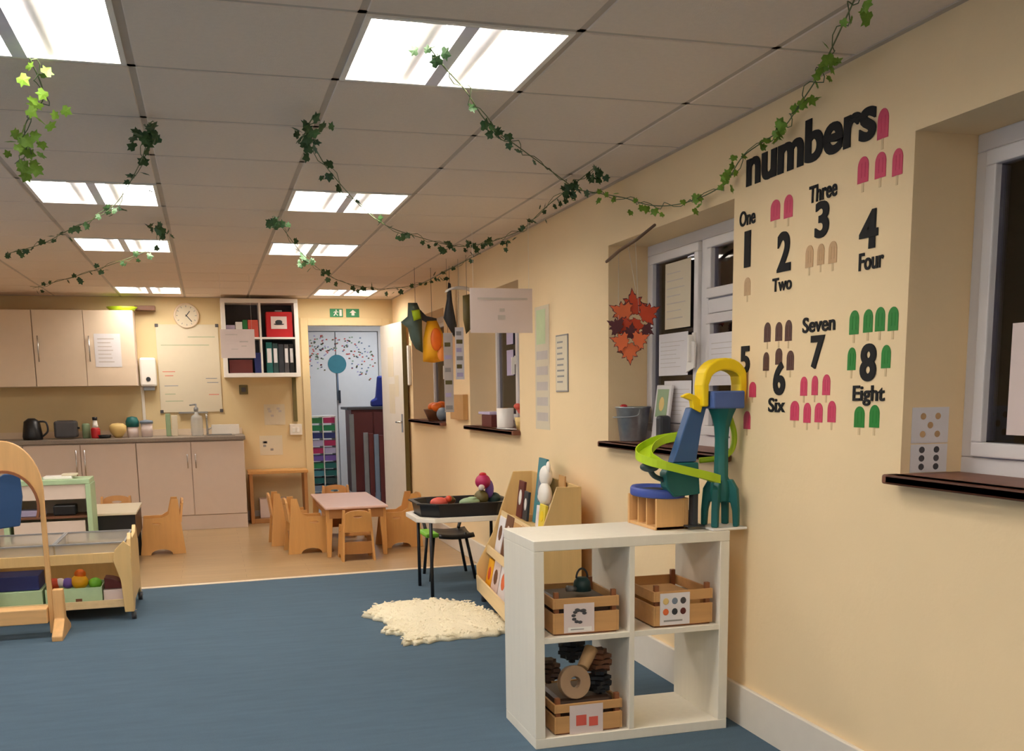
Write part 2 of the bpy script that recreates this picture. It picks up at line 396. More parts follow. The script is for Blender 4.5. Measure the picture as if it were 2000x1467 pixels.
# leaf runs from the hinge towards the camera, standing open along the right wall
hx, hy, ex, ey = 1.795, YB-.03, 1.868, 10.17
Md = frame((hx, hy, 0), (ex-hx, ey-hy, 0), (0, 0, 1))      # local x along leaf, y up
L_ = .83
leaf = MB().box(0, L_, .01, DZ-.01, -.022, .022, M=Md).build('door_leaf', 'white_satin', s, bevel=.003)
b = MB(); b.box(L_+.001, L_+.006, .01, DZ-.01, -.022, .022, M=Md); b.build('door_edge', 'olive', leaf)
b = MB(); b.box(L_-.075, L_-.035, .9, 1.08, .022, .030, M=Md); b.cyl(Md @ Vector((L_-.055, 1.0, .03)), Md @ Vector((L_-.055, 1.0, .065)), .010); b.cyl(Md @ Vector((L_-.055, 1.0, .062)), Md @ Vector((L_-.16, 1.0, .062)), .009)
b.build('door_handle', 'chrome', leaf)
for k, (u, z, ww, hh) in enumerate([(.28, 1.45, .21, .297), (.30, 1.08, .21, .297), (.52, 1.25, .15, .21)]):
    b = MB(); b.box(u, u+ww, z, z+hh, .0225, .0235, M=Md)
    p = single('notice', b, 'paper_warm', ['upper paper notice fixed to the open white door', 'lower paper notice fixed to the open white door', 'small paper fixed to the open door beside two larger notices'][k], 'notice', 'papers on the open door')
# hall shell
b = MB(); b.box(.4, .5, YB+.12, 13.3, 0, 2.6); b.box(.4, 3.3, 13.3, 13.4, 0, 2.6); b.box(3.2, 3.3, YB+.12, 13.3, 0, 2.6); b.box(XW+WD, 3.2, YB+.02, YB+.12, 0, 2.6)
struct('wall_hall', b, 'hall_wall')
struct('ceiling_hall', MB().box(.5, 3.2, YB+.12, 13.3, 2.26, 2.3), 'ceiling_tile')
b = MB(); b.box(.5, 3.2, YB+.125, 13.3, -.0, .006); struct('floor_hall', b, 'hall_floor')
t = thing('ceiling_light', 'small white ceiling light in the hall beyond the doorway', 'ceiling light', (1.97, 12.3, 2.26))
MB().box(1.72, 2.22, 12.1, 12.5, 2.235, 2.26).build('light_frame', 'white', t)
MB().box(1.74, 2.20, 12.12, 12.48, 2.229, 2.236).build('diffuser', mat('hall_lamp', (240, 240, 240), emit=((.80, .88, 1.0), 13)), t)
s = struct('door_2')
b = MB(); b.box(1.10, 1.565, 13.25, 13.298, .01, 2.05); leafa = b.build('door_leaf', 'white', s, bevel=.004)
b = MB(); b.box(1.578, 2.10, 13.25, 13.298, .01, 2.05); leafb = b.build('door_leaf', 'white', s, bevel=.004)
b = MB(); b.box(1.02, 1.09, 13.24, 13.3, 0, 2.12); b.box(2.11, 2.18, 13.24, 13.3, 0, 2.12); b.box(1.09, 2.11, 13.24, 13.3, 2.06, 2.12); b.build('architrave', 'white_satin', s)
b = MB(); b.box(1.584, 1.612, 13.225, 13.25, 1.17, 1.33); b.build('door_handle', 'charcoal', leafb)

# ================================================================== WALL DECORATION (number wall)
def wall_text(t, y0, y1, z1, z0, off, mat='black_vinyl', M_=None, thick=.002, fat=0):
    me, a, b_, c, d = text_mesh(t, off)
    sx = abs(y1-y0)/(b_-a); sy = (z1-z0)/(d-c)
    mb = MB(); ymx = max(y0, y1)
    T = (M_ or RW(ymx, z0)) @ Matrix.Diagonal((sx, sy, 1, 1)) @ Matrix.Translation((-a, -c, 0))
    for q, dx in enumerate((0, -fat, fat, -fat*.5, fat*.5)): mb.mesh(me, T @ Matrix.Translation((dx, 0, thick+q*.0002)))
    return mb
TX = {'numbers': (3.493, 2.735, 2.139, 2.002), 'One': (3.538, 3.425, 1.923, 1.869), '1': (3.495, 3.457, 1.849, 1.721), 'Two': (3.294, 3.170, 1.661, 1.615), '2': (3.265, 3.182, 1.811, 1.678),
      'Three': (3.077, 2.921, 1.928, 1.874), '3': (3.036, 2.962, 1.872, 1.758), '4': (2.793, 2.707, 1.803, 1.691), 'Four': (2.792, 2.672, 1.682, 1.630), '5': (3.512, 3.443, 1.440, 1.340),
      '6': (3.271, 3.196, 1.375, 1.261), 'Six': (3.301, 3.191, 1.252, 1.202), 'Seven': (3.093, 2.907, 1.514, 1.464), '7': (3.039, 2.962, 1.453, 1.346), '8': (2.765, 2.689, 1.414, 1.302), 'Eight': (2.798, 2.641, 1.290, 1.229)}
for k, q in TX.items():
    mb = wall_text(k, *q, off=.03 if len(k) == 1 else (.03 if k == 'numbers' else .018), fat=.014 if k == 'numbers' else (.016 if len(k) == 1 else .008))
    if k == 'numbers': nm, lb, ct = 'wall_lettering', 'large black lettering reading numbers across the top of the number display', 'lettering'
    elif len(k) == 1: nm, lb, ct = 'numeral_decal', 'black numeral %s sticker on the cream number wall' % k, 'numeral'
    else: nm, lb, ct = 'word_decal', 'small black word %s on the cream number wall' % k, 'lettering'
    single(nm, mb, 'black_vinyl', lb, ct, None if k == 'numbers' else ('numerals on the number wall' if len(k) == 1 else 'number words on the number wall'), solid=.0012)
def lolly(q, col, label, group):
    ya, yb, z1, z0 = q; y = (ya+yb)/2; wv = abs(ya-yb); h = z1-z0
    t = thing('ice_lolly_decal', label, 'ice lolly sticker', (XW, y, z0), group=group)
    out = [(-wv/2, 0), (wv/2, 0), (wv/2, h*.62)] + arc(0, h*.62, wv/2, h*.38, 8, 172, 10) + [(-wv/2, h*.62)]
    b = MB(); b.ext(out, .0015, M=RW(y, z0), z0=.0002); b.build('ice', col, t)
    b = MB()
    for dx in (-.17, .17): b.ext([(dx*wv-wv*.05, h*.2), (dx*wv+wv*.05, h*.2), (dx*wv+wv*.05, h*.75), (dx*wv-wv*.05, h*.75)], .0008, M=RW(y, z0), z0=.0015)
    b.build('groove', col, t)
    b = MB(); b.ext([(-wv*.1, -h*.36), (wv*.1, -h*.36), (wv*.1, 0), (-wv*.1, 0)], .0012, M=RW(y, z0), z0=.0002); b.build('stick', 'stick_col', t)
o3 = ['left', 'middle', 'right']; o4 = ['leftmost', 'second', 'third', 'rightmost']
LO = [('pink_lolly', 'pink', [((2.728, 2.677, 2.076, 1.993), 'single one after the last letter of the big black word')]),
 ('pink_lolly', 'pink', [(q, '%s of three above the black numeral 4' % n) for q, n in zip([(2.817, 2.764, 1.962, 1.887), (2.732, 2.681, 1.957, 1.885), (2.651, 2.605, 1.95, 1.877)], o3)]),
 ('pink_lolly', 'pink', [((3.32, 3.259, 1.925, 1.857), 'left of two above the black numeral 2'), ((3.233, 3.178, 1.927, 1.852), 'right of two above the black numeral 2')]),
 ('tan_lolly', 'tan', [(q, '%s of three under the numeral 3' % n) for q, n in zip([(3.09, 3.045, 1.744, 1.674), (3.021, 2.982, 1.74, 1.675), (2.957, 2.912, 1.739, 1.672)], o3)]),
 ('tan_lolly', 'tan', [((3.496, 3.451, 1.685, 1.621), 'single one under the numeral 1')]),
 ('brown_lolly', 'dark brown', [(q, '%s in the upper row above the numeral 6' % n) for q, n in zip([(3.345, 3.301, 1.515, 1.447), (3.268, 3.224, 1.511, 1.447), (3.205, 3.162, 1.514, 1.444)], o3)]
   + [(q, '%s in the lower row touching the numeral 6' % n) for q, n in zip([(3.347, 3.307, 1.412, 1.347), (3.264, 3.22, 1.422, 1.366), (3.189, 3.144, 1.411, 1.345)], o3)]),
 ('pink_lolly', 'pink', [(q, '%s in the row of three under the numeral 7' % n) for q, n in zip([(3.098, 3.057, 1.322, 1.259), (3.03, 2.994, 1.324, 1.261), (2.967, 2.924, 1.327, 1.261)], o3)]
   + [(q, '%s in the row of four beside the word Six' % n) for q, n in zip([(3.157, 3.103, 1.242, 1.176), (3.074, 3.031, 1.236, 1.17), (3.007, 2.962, 1.236, 1.173), (2.933, 2.888, 1.243, 1.175)], o4)]),
 ('green_lolly', 'green', [(q, '%s in the row of four above the numeral 8' % n) for q, n in zip([(2.831, 2.783, 1.517, 1.445), (2.76, 2.714, 1.515, 1.447), (2.702, 2.656, 1.517, 1.447), (2.641, 2.594, 1.513, 1.445)], o4)]
   + [((2.834, 2.792, 1.406, 1.337), 'to the left of the numeral 8'), ((2.665, 2.622, 1.406, 1.339), 'to the right of the numeral 8'), ((2.788, 2.736, 1.227, 1.163), 'left of two under the word Eight'), ((2.711, 2.663, 1.232, 1.165), 'right of two under the word Eight')]),
 ('pink_lolly', 'pink', [((3.442, 3.394, 1.309, 1.254), 'under the numeral 5, beside the yellow toy arch'), ((3.479, 3.43, 1.203, 1.137), 'lowest one, half hidden behind the teal toy tower')])]
for col, nm, items in LO:
    for q, d in items: lolly(q, col, '%s ice lolly sticker, %s' % (nm, d), 'ice lolly stickers on the number wall')

# spot cards on the far reveal of window 2
def bars(b, M_, x0, x1, y0, y1, n, t=.0006, fill=.35):
    for k in range(n):
        yy = y0+(y1-y0)*(k+.5)/n; hh = (y1-y0)/n*fill/2; e = x0+(x1-x0)*random.uniform(.6, 1)
        b.box(x0, e, yy-hh, yy+hh, 0, t, M=M_)
Y2 = 2.556
for nm, z0, z1, col, pts, lb in [('spot_card', 1.122, 1.225, 'tan_lolly', [(.3, .75), (.7, .75), (.5, .5), (.3, .25), (.7, .25)], 'white card with five tan spots on the window reveal, above the other'),
                                 ('spot_card', 1.037, 1.119, 'grey_dark', [(.3, .8), (.7, .8), (.3, .5), (.7, .5), (.3, .2), (.7, .2)], 'white card with six grey spots standing on the brown sill')]:
    t = thing(nm, lb, 'card', (2.0, Y2, z0), group='spot cards by the near window'); Mx = BW(1.945, z0, Y2-.0005)
    b = MB(); b.box(0, .125, 0, z1-z0, -.0, .0015, M=Mx); b.build('card', 'paper', t)
    b = MB()
    for u, v in pts: b.ext(arc(u*.125, v*(z1-z0), .0095, .0095, 0, 337, 14), .0006, M=Mx, z0=.0016)
    b.build('spots', col, t)
b = MB(); b.box(XW+.1885, XW+.1895, 1.98, 2.36, 1.15, 1.45); single('poster', b, 'laminate_pink', 'pale pink sheet taped to the near window glass at the right edge', 'poster')

# papers on window 1 glass
xg = XW+.1885
for k, (y1, y0, z1, z0, m_, lb) in enumerate([(4.60, 4.33, 1.865, 1.565, 'paper_warm', 'cream sheet taped to the top of the middle window glass'), (4.665, 4.35, 1.545, 1.35, 'paper', 'white ruled sheet in the middle of the left window sash'),
        (4.60, 4.31, 1.325, 1.13, 'paper', 'white sheet low on the left window sash beside the bucket'), (4.14, 3.75, 1.52, 1.30, 'paper', 'white sheet on the right window pane behind the yellow arch')]):
    t = thing('window_paper', lb, 'paper sheet', (xg, (y0+y1)/2, z0), group='papers taped to the window glass')
    MB().box(xg, xg+.001, y0, y1, z0, z1).build('sheet', m_, t)
    b = MB(); bars(b, RW(y1-.02, z0+.03, xg), 0, y1-y0-.04, 0, z1-z0-.06, 7, fill=.12); b.build('print', 'ink_pale', t)
b = MB(); b.add([(xg-.02, 4.33, 1.36), (xg-.02, 4.25, 1.38), (xg-.02, 4.24, 1.49), (xg-.02, 4.29, 1.50), (xg-.012, 4.33, 1.36), (xg-.012, 4.25, 1.38), (xg-.012, 4.24, 1.49), (xg-.012, 4.29, 1.50)], [(0, 1, 2, 3), (7, 6, 5, 4), (0, 4, 5, 1), (1, 5, 6, 2), (2, 6, 7, 3), (3, 7, 4, 0)])
single('folded_card', b, 'white', 'folded white card hooked over the window handle', 'card')

# posters on right wall further back
t = thing('poster', 'tall pale wall chart of stacked panels with a green top, right of the far window', 'poster', (XW, 5.9, 1.06))
b = MB(); b.box(0, .27, 0, .72, .0, .0015, M=RW(6.045, 1.06)); b.build('chart', 'paper_warm', t)
b = MB(); Mx = RW(6.045, 1.06)
b.box(.03, .2, .50, .70, .0016, .0022, M=Mx); b.build('green_panel', 'pale_green', t)
b = MB()
for z in (.05, .14, .23, .32, .41): b.box(.03, .24, z, z+.05, .0016, .0022, M=Mx)
b.build('print', 'ink_pale', t)
t = thing('wall_notice', 'small thin framed notice with lines of print beside the tall chart', 'notice', (XW, 5.54, 1.28)); Mx = RW(5.645, 1.28)
b = MB(); b.box(0, .205, 0, .315, 0, .006, M=Mx); b.build('frame', 'ink_grey', t, bevel=.002)
b = MB(); b.box(.008, .197, .008, .307, .0061, .007, M=Mx); b.build('sheet', 'paper_warm', t)
b = MB(); bars(b, Mx @ Matrix.Translation((0, 0, .0071)), .03, .17, .04, .29, 8, fill=.3); b.build('print', 'ink_grey', t)

# ================================================================== IVY GARLANDS
def leafmesh(mb, p, size, rnd):
    a = rnd.uniform(0, 2*PI); n = Vector((rnd.uniform(-.6, .6), rnd.uniform(-1, .1), rnd.uniform(-.5, .5))).normalized()
    X = n.cross(Vector((math.cos(a), .2, math.sin(a)))).normalized(); T = frame(p, X, n.cross(X))
    out = [(0, 0), (.32, -.12), (.55, .15), (.42, .35), (.62, .62), (.28, .62), (0, 1.0), (-.28, .62), (-.62, .62), (-.42, .35), (-.55, .15), (-.32, -.12)]
    v = [(0, .35, .07)] + [(x, y, -.06*abs(x)) for x, y in out]; k = len(out)
    v = [(x*size, y*size, z*size) for x, y, z in v]
    mb.add(v, [(0, i+1, (i+1) % k+1) for i in range(k)], M=T)
def vine(pts, n, size, label, cat='ivy garland', mat_='ivy', seed=1, spread=.05, clusters=None):
    rnd = random.Random(seed); P = [Vector((min(p.x, XW-.04), p.y, p.z)) for p in smooth(pts, 8)]
    t = thing('ivy_garland', label, cat, tuple(P[0]), group='ivy garlands strung under the ceiling')
    b = MB(); b.tube(P, .0022, 5)
    P2 = [p+Vector((.018*math.sin(i*.9), .012*math.cos(i*.7), .012*math.sin(i*1.3))) for i, p in enumerate(P)]
    b.tube(P2, .0016, 5); b.build('stem', 'ivy_stem', t)
    b = MB()
    for k in range(n):
        if clusters and rnd.random() < .4: p = P[int(rnd.choice(clusters)*(len(P)-1))]
        else: p = P[rnd.randrange(len(P))]
        p = p+Vector((rnd.gauss(0, spread*.5), rnd.gauss(0, spread*.4), rnd.uniform(-spread, spread*.25)))
        p.x = min(p.x, XW-.055); p.z = min(p.z, H-.045); leafmesh(b, p, size*.72*rnd.uniform(.7, 1.2), rnd)
    b.build('foliage', mat_, t)
    return t
Zc = 2.215
vine([(.64, 2.95, 2.22), (.70, 3.04, 2.20), (.83, 3.311, Zc), (1.005, 3.685, Zc), (1.231, 4.03, Zc), (1.48, 4.40, Zc), (1.66, 4.67, 2.215)], 26, .042, 'thin ivy garland running from the big nearest light to the right wall', seed=2, clusters=[.55, .98], spread=.035)
vine([(.40, 3.75, 2.22), (.41, 3.97, Zc), (.572, 4.662, Zc), (.94, 5.731, 2.20), (1.311, 6.316, 2.20), (1.60, 6.59, 2.20), (1.76, 6.40, 2.21)], 62, .046, 'long ivy garland sagging across the middle ceiling light', seed=3, clusters=[.02, .12, .2, .6, .75, .9])
vine([(1.76, 6.40, 2.21), (1.79, 5.9, 2.205), (1.735, 5.328, 2.22), (1.674, 4.715, 2.22), (1.64, 4.30, 2.225)], 48, .042, 'ivy garland following the top of the right wall beyond the window', seed=4, clusters=[.75, .97])
vine([(.41, 5.85, 2.22), (.432, 6.004, 2.22), (.709, 7.38, 2.20), (1.064, 8.602, 2.19), (1.515, 9.361, 2.2), (1.80, 9.0, 2.21), (1.82, 8.2, 2.21), (1.86, 7.1, 2.23)], 60, .055, 'farthest ivy garland, curving past the back right lights', seed=5, clusters=[.05, .3])
vine([(-.14, 3.95, 2.22), (-.149, 4.098, 2.22), (-.215, 4.629, 2.21), (-.405, 5.615, 2.20), (-.687, 6.313, 2.19), (-.905, 6.944, 2.20), (-1.2, 7.6, 2.22)], 46, .05, 'ivy garland hanging across the left ceiling light of the middle row', seed=6, clusters=[.05, .15, .5, .7])
vine([(-.20, 6.2, 2.22), (-.212, 6.406, 2.22), (-.25, 6.9, 2.20), (-.5, 7.6, 2.19), (-.9, 8.6, 2.19), (-1.4, 10.0, 2.23)], 36, .05, 'ivy garland over the far left ceiling lights', seed=8, clusters=[.05, .1, .2])
vine([(1.56, 2.33, 2.22), (1.618, 2.453, 2.22), (1.755, 2.754, 2.215), (1.84, 2.95, 2.21), (1.87, 3.10, 2.17), (1.88, 3.20, 2.13), (1.885, 3.45, 2.10), (1.885, 3.60, 2.03), (1.885, 3.898, 2.02), (1.885, 4.22, 2.06), (1.87, 4.55, 2.15), (1.70, 4.72, 2.21)], 66, .04, 'bright green ivy garland crossing the big black lettering and the window head', mat_='ivy_light', seed=9, clusters=[.2, .3, .45, .62, .7, .95], spread=.045)
vine([(-.42, 3.3, 2.22), (-.431, 3.619, 2.20), (-.52, 3.85, 2.17), (-.56, 4.1, 2.13), (-.66, 4.6, 2.2)], 34, .05, 'bright green ivy at the left end of the ceiling', mat_='ivy_light', seed=10, clusters=[.3, .6], spread=.05)

# ================================================================== KITCHEN END
CY0, CY1 = 10.42, 10.985       # base cabinets front, back
def base_unit(x0, x1, label, handles):
    t = thing('base_cabinet', label, 'kitchen cabinet', ((x0+x1)/2, (CY0+CY1)/2, 0), group='kitchen base cabinets')
    b = MB(); b.box(x0, x1, CY0+.02, CY1, .14, .858); b.box(x0+.001, x1-.001, CY0+.015, CY1, 0, .139); b.build('body', 'cabinet', t, bevel=.002)
    mid = (x0+x1)/2
    for s, (a, c) in enumerate([(x0+.002, mid-.0025), (mid+.0025, x1-.002)]):
        d = MB().box(a, c, CY0, CY0+.019, .145, .85).build('door', 'cabinet', t, bevel=.003)
        hx = c-.035 if s == 0 else a+.035
        if handles:
            b = MB(); b.cyl((hx, CY0-.028, .52), (hx, CY0-.028, .80), .006, n=8); b.cyl((hx, CY0-.03, .55), (hx, CY0, .55), .005, n=8); b.cyl((hx, CY0-.03, .77), (hx, CY0, .77), .005, n=8)
        else:
            b = MB(); b.cyl((hx, CY0-.026, .60), (hx, CY0-.026, .735), .005, n=8); b.cyl((hx, CY0-.028, .72), (hx, CY0, .72), .007, n=8); b.cyl((hx, CY0-.028, .62), (hx, CY0, .62), .005, n=8)
        b.build('handle', 'chrome', d)
base_unit(-.677, .315, 'white double base cabinet at the right end of the worktop', False)
base_unit(-1.66, -.680, 'white double base cabinet behind the mint play kitchen', True)
base_unit(-2.66, -1.663, 'white double base cabinet at the left, beyond the photo edge', True)
single('worktop', MB().box(-2.66, .33, CY0-.02, CY1+.01, .86, .898), 'worktop', 'grey laminate worktop running along the white base cabinets', 'worktop', bevel=.006)
b = MB(); b.box(-2.66, .32, CY1-.0, CY1+.013, .898, .96)
single('upstand', b, 'cabinet_edge', 'narrow cream upstand behind the kitchen worktop', 'upstand')
UY0, UY1 = 10.66, 10.995
def wall_unit(x0, x1, label):
    t = thing('wall_cabinet', label, 'kitchen cabinet', ((x0+x1)/2, UY1, 1.39), group='kitchen wall cabinets')
    MB().box(x0, x1, UY0+.02, UY1, 1.39, 2.10).build('body', 'cabinet', t, bevel=.002)
    mid = (x0+x1)/2
    for s, (a, c) in enumerate([(x0+.002, mid-.002), (mid+.002, x1-.002)]):
        d = MB().box(a, c, UY0, UY0+.019, 1.392, 2.098).build('door', 'cabinet_edge', t, bevel=.003)
        hx = a+.04
        b = MB(); b.cyl((hx, UY0-.026, 1.62), (hx, UY0-.026, 1.86), .006, n=8); b.cyl((hx, UY0-.028, 1.65), (hx, UY0, 1.65), .005, n=8); b.cyl((hx, UY0-.028, 1.83), (hx, UY0, 1.83), .005, n=8); b.build('handle', 'chrome', d)
wall_unit(-1.53, -.64, 'white wall cabinet with a paper sheet taped on its right door')
wall_unit(-2.43, -1.533, 'white wall cabinet at the far left, cut by the photo edge')
t = thing('taped_paper', 'white printed sheet taped to the wall cabinet door', 'paper sheet', (-.90, UY0, 1.62))
MB().box(0, .235, 0, .31, 0, .0012, M=BW(-1.00, 1.57, UY0-.0015)).build('sheet', 'paper', t)
b = MB(); bars(b, BW(-.97, 1.60, UY0-.003), 0, .16, 0, .25, 7, fill=.25); b.build('print', 'ink_pale', t)
b = MB(); b.lathe([(.0, 0), (.10, .0), (.13, .035), (.125, .035), (.1, .008), (0, .008)], n=24, M=Matrix.Translation((-.74, 10.80, 2.103)) @ Matrix.Diagonal((1.1, 1, 1, 1)))
single('tray', b, 'lime', 'lime green shallow tray lying on top of the wall cabinet', 'tray')
b = MB(); b.box(-.63, -.44, 10.86, 10.99, 2.115, 2.16)
# a shelf-like brown box projecting past the cabinet, held on the wall
single('wall_box', b, 'brown', 'brown wooden block on the wall just right of the lime tray', 'box', bevel=.004)
# dispenser, clock, whiteboard
t = thing('dispenser', 'white hand towel dispenser on the wall between cabinet and whiteboard', 'dispenser', (-.545, YB, 1.37))
MB().box(-.625, -.47, YB-.11, YB-.001, 1.385, 1.665).build('housing', 'white', t, bevel=.02)
b = MB(); b.ext(arc(-.548, 1.455, .022, .022, 0, 337, 14), .003, M=frame((0, YB-.1105, 0), (1, 0, 0), (0, 0, 1))); b.build('lock', 'charcoal', t)
MB().box(-.60, -.495, YB-.09, YB-.01, 1.345, 1.386).build('outlet', 'grey', t, bevel=.004)
single('conduit', MB().box(-.63, -.60, YB-.025, YB-.001, .965, 1.38), 'white_satin', 'thin white pipe down the wall right of the cabinets', 'pipe', bevel=.004)
t = thing('wall_clock', 'round cream wall clock above the whiteboard', 'clock', (-.155, YB, 2.07)); Mc = BW(-.155, 2.075, YB-.001)
b = MB(); b.lathe([(0, 0), (.118, 0), (.122, .02), (.118, .034), (.105, .034), (.103, .02), (0, .02)], n=36, M=Mc); b.build('case', 'cabinet_edge', t)
b = MB(); b.ext(arc(0, 0, .102, .102, 0, 352, 44), .002, M=Mc, z0=.0205); b.build('dial', 'paper_warm', t)
b = MB()
for k in range(12):
    q = Mc @ Matrix.Rotation(PI*k/6, 4, 'Z'); b.box(-.0035, .0035, .082, .098, .0226, .024, M=q)
b.build('hour_marks', 'ink_grey', t)
b = MB()
for a_, l_ in ((-38, .055), (-140, .078)):
    q = Mc @ Matrix.Rotation(math.radians(a_), 4, 'Z'); b.box(-.004, .004, -.012, l_, .0245, .026, M=q)
b.build('hands', 'charcoal', t)
t = thing('whiteboard', 'large whiteboard with faint coloured notes beside the wall cabinets', 'whiteboard', (-.15, YB, 1.12)); Mc = BW(-.455, 1.125, YB-.001)
MB().box(0, .595, 0, .865, 0, .012, M=Mc).build('board', 'paper_warm', t, bevel=.002)
b = MB()
for x, y in ((0, 0), (.575, 0), (0, .845), (.575, .845)): b.box(x-.006, x+.026, y-.006, y+.026, -.0, .016, M=Mc)
b.build('corner_caps', 'grey_dark', t, bevel=.003)
b = MB(); b.box(.17, .45, -.012, .004, 0, .045, M=Mc); b.build('pen_ledge', 'grey', t)
for col, rows in (('sage', [(.04, .50, .66), (.05, .15, .18), (.05, .22, .11), (.3, .56, .74)]), ('coral', [(.04, .16, .40), (.06, .14, .36), (.47, .57, .17)]), ('grey_blue', [(.05, .18, .26), (.45, .56, .33), (.46, .57, .29)])):
    b = MB()
    for x0, x1, y in rows: b.box(x0, x1, y, y+.006, .0122, .0128, M=Mc)
    b.build('marker_notes', col, t)
# wall shelf unit 2x2
sx0, sx1, sy0, sy1, sz0, sz1 = .172, .912, 10.68, 10.998, 1.462, 2.222
t = thing('wall_shelf_unit', 'white two by two cube shelf hung high left of the doorway', 'shelf', ((sx0+sx1)/2, sy1, sz0))
MB().box(sx0, sx1, sy0, sy1, sz1-.04, sz1).build('top_panel', 'white', t, bevel=.002)
MB().box(sx0, sx1, sy0, sy1, sz0, sz0+.04).build('bottom_panel', 'white', t, bevel=.002)
for x in (sx0, sx1-.04): MB().box(x, x+.04, sy0, sy1, sz0+.04, sz1-.04).build('side_panel', 'white', t, bevel=.002)
mx, mz = (sx0+sx1)/2, (sz0+sz1)/2
MB().box(mx-.009, mx+.009, sy0+.002, sy1-.01, sz0+.04, sz1-.04).build('divider', 'white', t)
for a, c in ((sx0+.04, mx-.009), (mx+.009, sx1-.04)): MB().box(a, c, sy0+.002, sy1-.01, mz-.009, mz+.009).build('shelf', 'white', t)
MB().box(sx0+.04, sx1-.04, sy1-.012, sy1-.004, sz0+.04, sz1-.04).build('back_panel', 'grey_dark', t)
def item_box(name, x0, x1, y0, y1, z0, z1, m_, label, cat, group=None, bevel=.004):
    return single(name, MB().box(x0, x1, y0, y1, z0, z1), m_, label, cat, group, bevel=bevel)
t = thing('red_box', 'bright red storage box with a picture label in the upper right cube', 'storage box', (.72, 10.8, mz+.009))
MB().box(.60, .855, 10.70, 10.9, mz+.009, mz+.255).build('box_body', 'red', t, bevel=.006)
MB().box(.645, .80, 10.6975, 10.6995, mz+.09, mz+.21).build('label_card', 'laminate_pink', t)
b = MB(); b.ball((.722, 10.696, mz+.155), (.035, .002, .022), 10); b.ball((.722, 10.6955, mz+.135), (.05, .002, .008), 8); b.build('picture', 'charcoal', t)
b = MB(); b.box(.69, .76, 10.75, 10.8, mz+.256, mz+.275); b.build('lid_knob', 'grey', t, bevel=.004)
z = mz+.009; k = 0
for x0, x1, h, c, nm, lb in [(.215, .30, .12, 'lavender', 'box', 'pale box at the left of the upper left cube'), (.305, .37, .15, 'white', 'cup', 'white tub in the upper left cube'), (.375, .42, .17, 'green', 'tub', 'small green tub in the upper left cube'), (.425, .525, .17, 'coral', 'box', 'pink box at the right of the upper left cube')]:
    item_box('storage_'+('box' if nm == 'box' else 'tub'), x0, x1, 10.74, 10.9, z, z+h, c, lb, 'storage box', 'things in the upper left cube')
z = sz0+.04
item_box('storage_box', .225, .45, 10.72, 10.92, z, z+.13, 'darkred', 'dark brown box in the lower left cube under the hanging sheet', 'storage box')
def binder(x0, x1, h, c, lb, lab=True):
    t = thing('ring_binder', lb, 'folder', ((x0+x1)/2, 10.85, z), group='folders in the lower right cube')
    MB().box(x0, x1, 10.71, 10.95, z, z+h).build('cover', c, t, bevel=.003)
    if lab: MB().box(x0+.008, x1-.008, 10.7085, 10.7098, z+.10, z+.24).build('spine_label', 'paper', t)
binder(.585, .645, .30, 'teal', 'leftmost teal folder in the lower right cube')
binder(.65, .70, .29, 'dark_teal', 'dark teal folder beside the leftmost one')
binder(.705, .755, .28, 'charcoal', 'charcoal folder in the middle of the lower right cube', False)
binder(.76, .805, .28, 'grey_dark', 'dark grey folder with a white spine strip')
binder(.81, .855, .28, 'black', 'rightmost black folder with a white spine strip')
item_box('storage_box', .47, .535, 10.72, 10.9, z, z+.2, 'navy', 'navy box at the right of the lower left cube', 'storage box')
# wall bits under the shelf
t = thing('wall_socket', 'dark square switch plate on the wall under the cube shelf', 'switch', (.357, YB, 1.295))
MB().box(.315, .40, YB-.018, YB-.001, 1.295, 1.388).build('plate', 'olive', t, bevel=.004); MB().box(.335, .38, YB-.022, YB-.018, 1.32, 1.365).build('rocker', 'grey_dark', t, bevel=.003)
single('conduit', MB().box(.845, .885, YB-.03, YB-.001, 1.01, 1.46), 'olive', 'dark vertical cable trunking between shelf and white switch', 'cable trunking', bevel=.003)
t = thing('wall_switch', 'white double switch box on the wall left of the door frame', 'switch', (.865, YB, .87))
MB().box(.80, .925, YB-.035, YB-.001, .87, .985).build('plate', 'white_satin', t, bevel=.005)
b = MB(); b.box(.825, .85, YB-.04, YB-.035, .90, .95); b.box(.87, .895, YB-.04, YB-.035, .90, .95); b.build('rockers', 'white', t, bevel=.002)
for x0, x1, z0, z1, lb in [(.55, .76, .98, 1.19, 'pale paper on the wall under the shelf, upper one'), (.49, .72, .67, .87, 'pale paper with grey pictures low on the wall above the wooden frame')]:
    t = thing('wall_paper_sheet', lb, 'paper sheet', ((x0+x1)/2, YB, z0)); Mx = BW(x0, z0, YB-.0012)
    MB().box(0, x1-x0, 0, z1-z0, 0, .001, M=Mx).build('sheet', 'paper_warm', t)
    b = MB(); random.seed(int(x0*100))
    for k in range(5):
        u, v = random.uniform(.1, .8)*(x1-x0), random.uniform(.2, .75)*(z1-z0); b.box(u, u+.03, v, v+.022, .0011, .0016, M=Mx)
    b.build('print', 'ink_grey' if z0 < .9 else 'ink_pale', t)
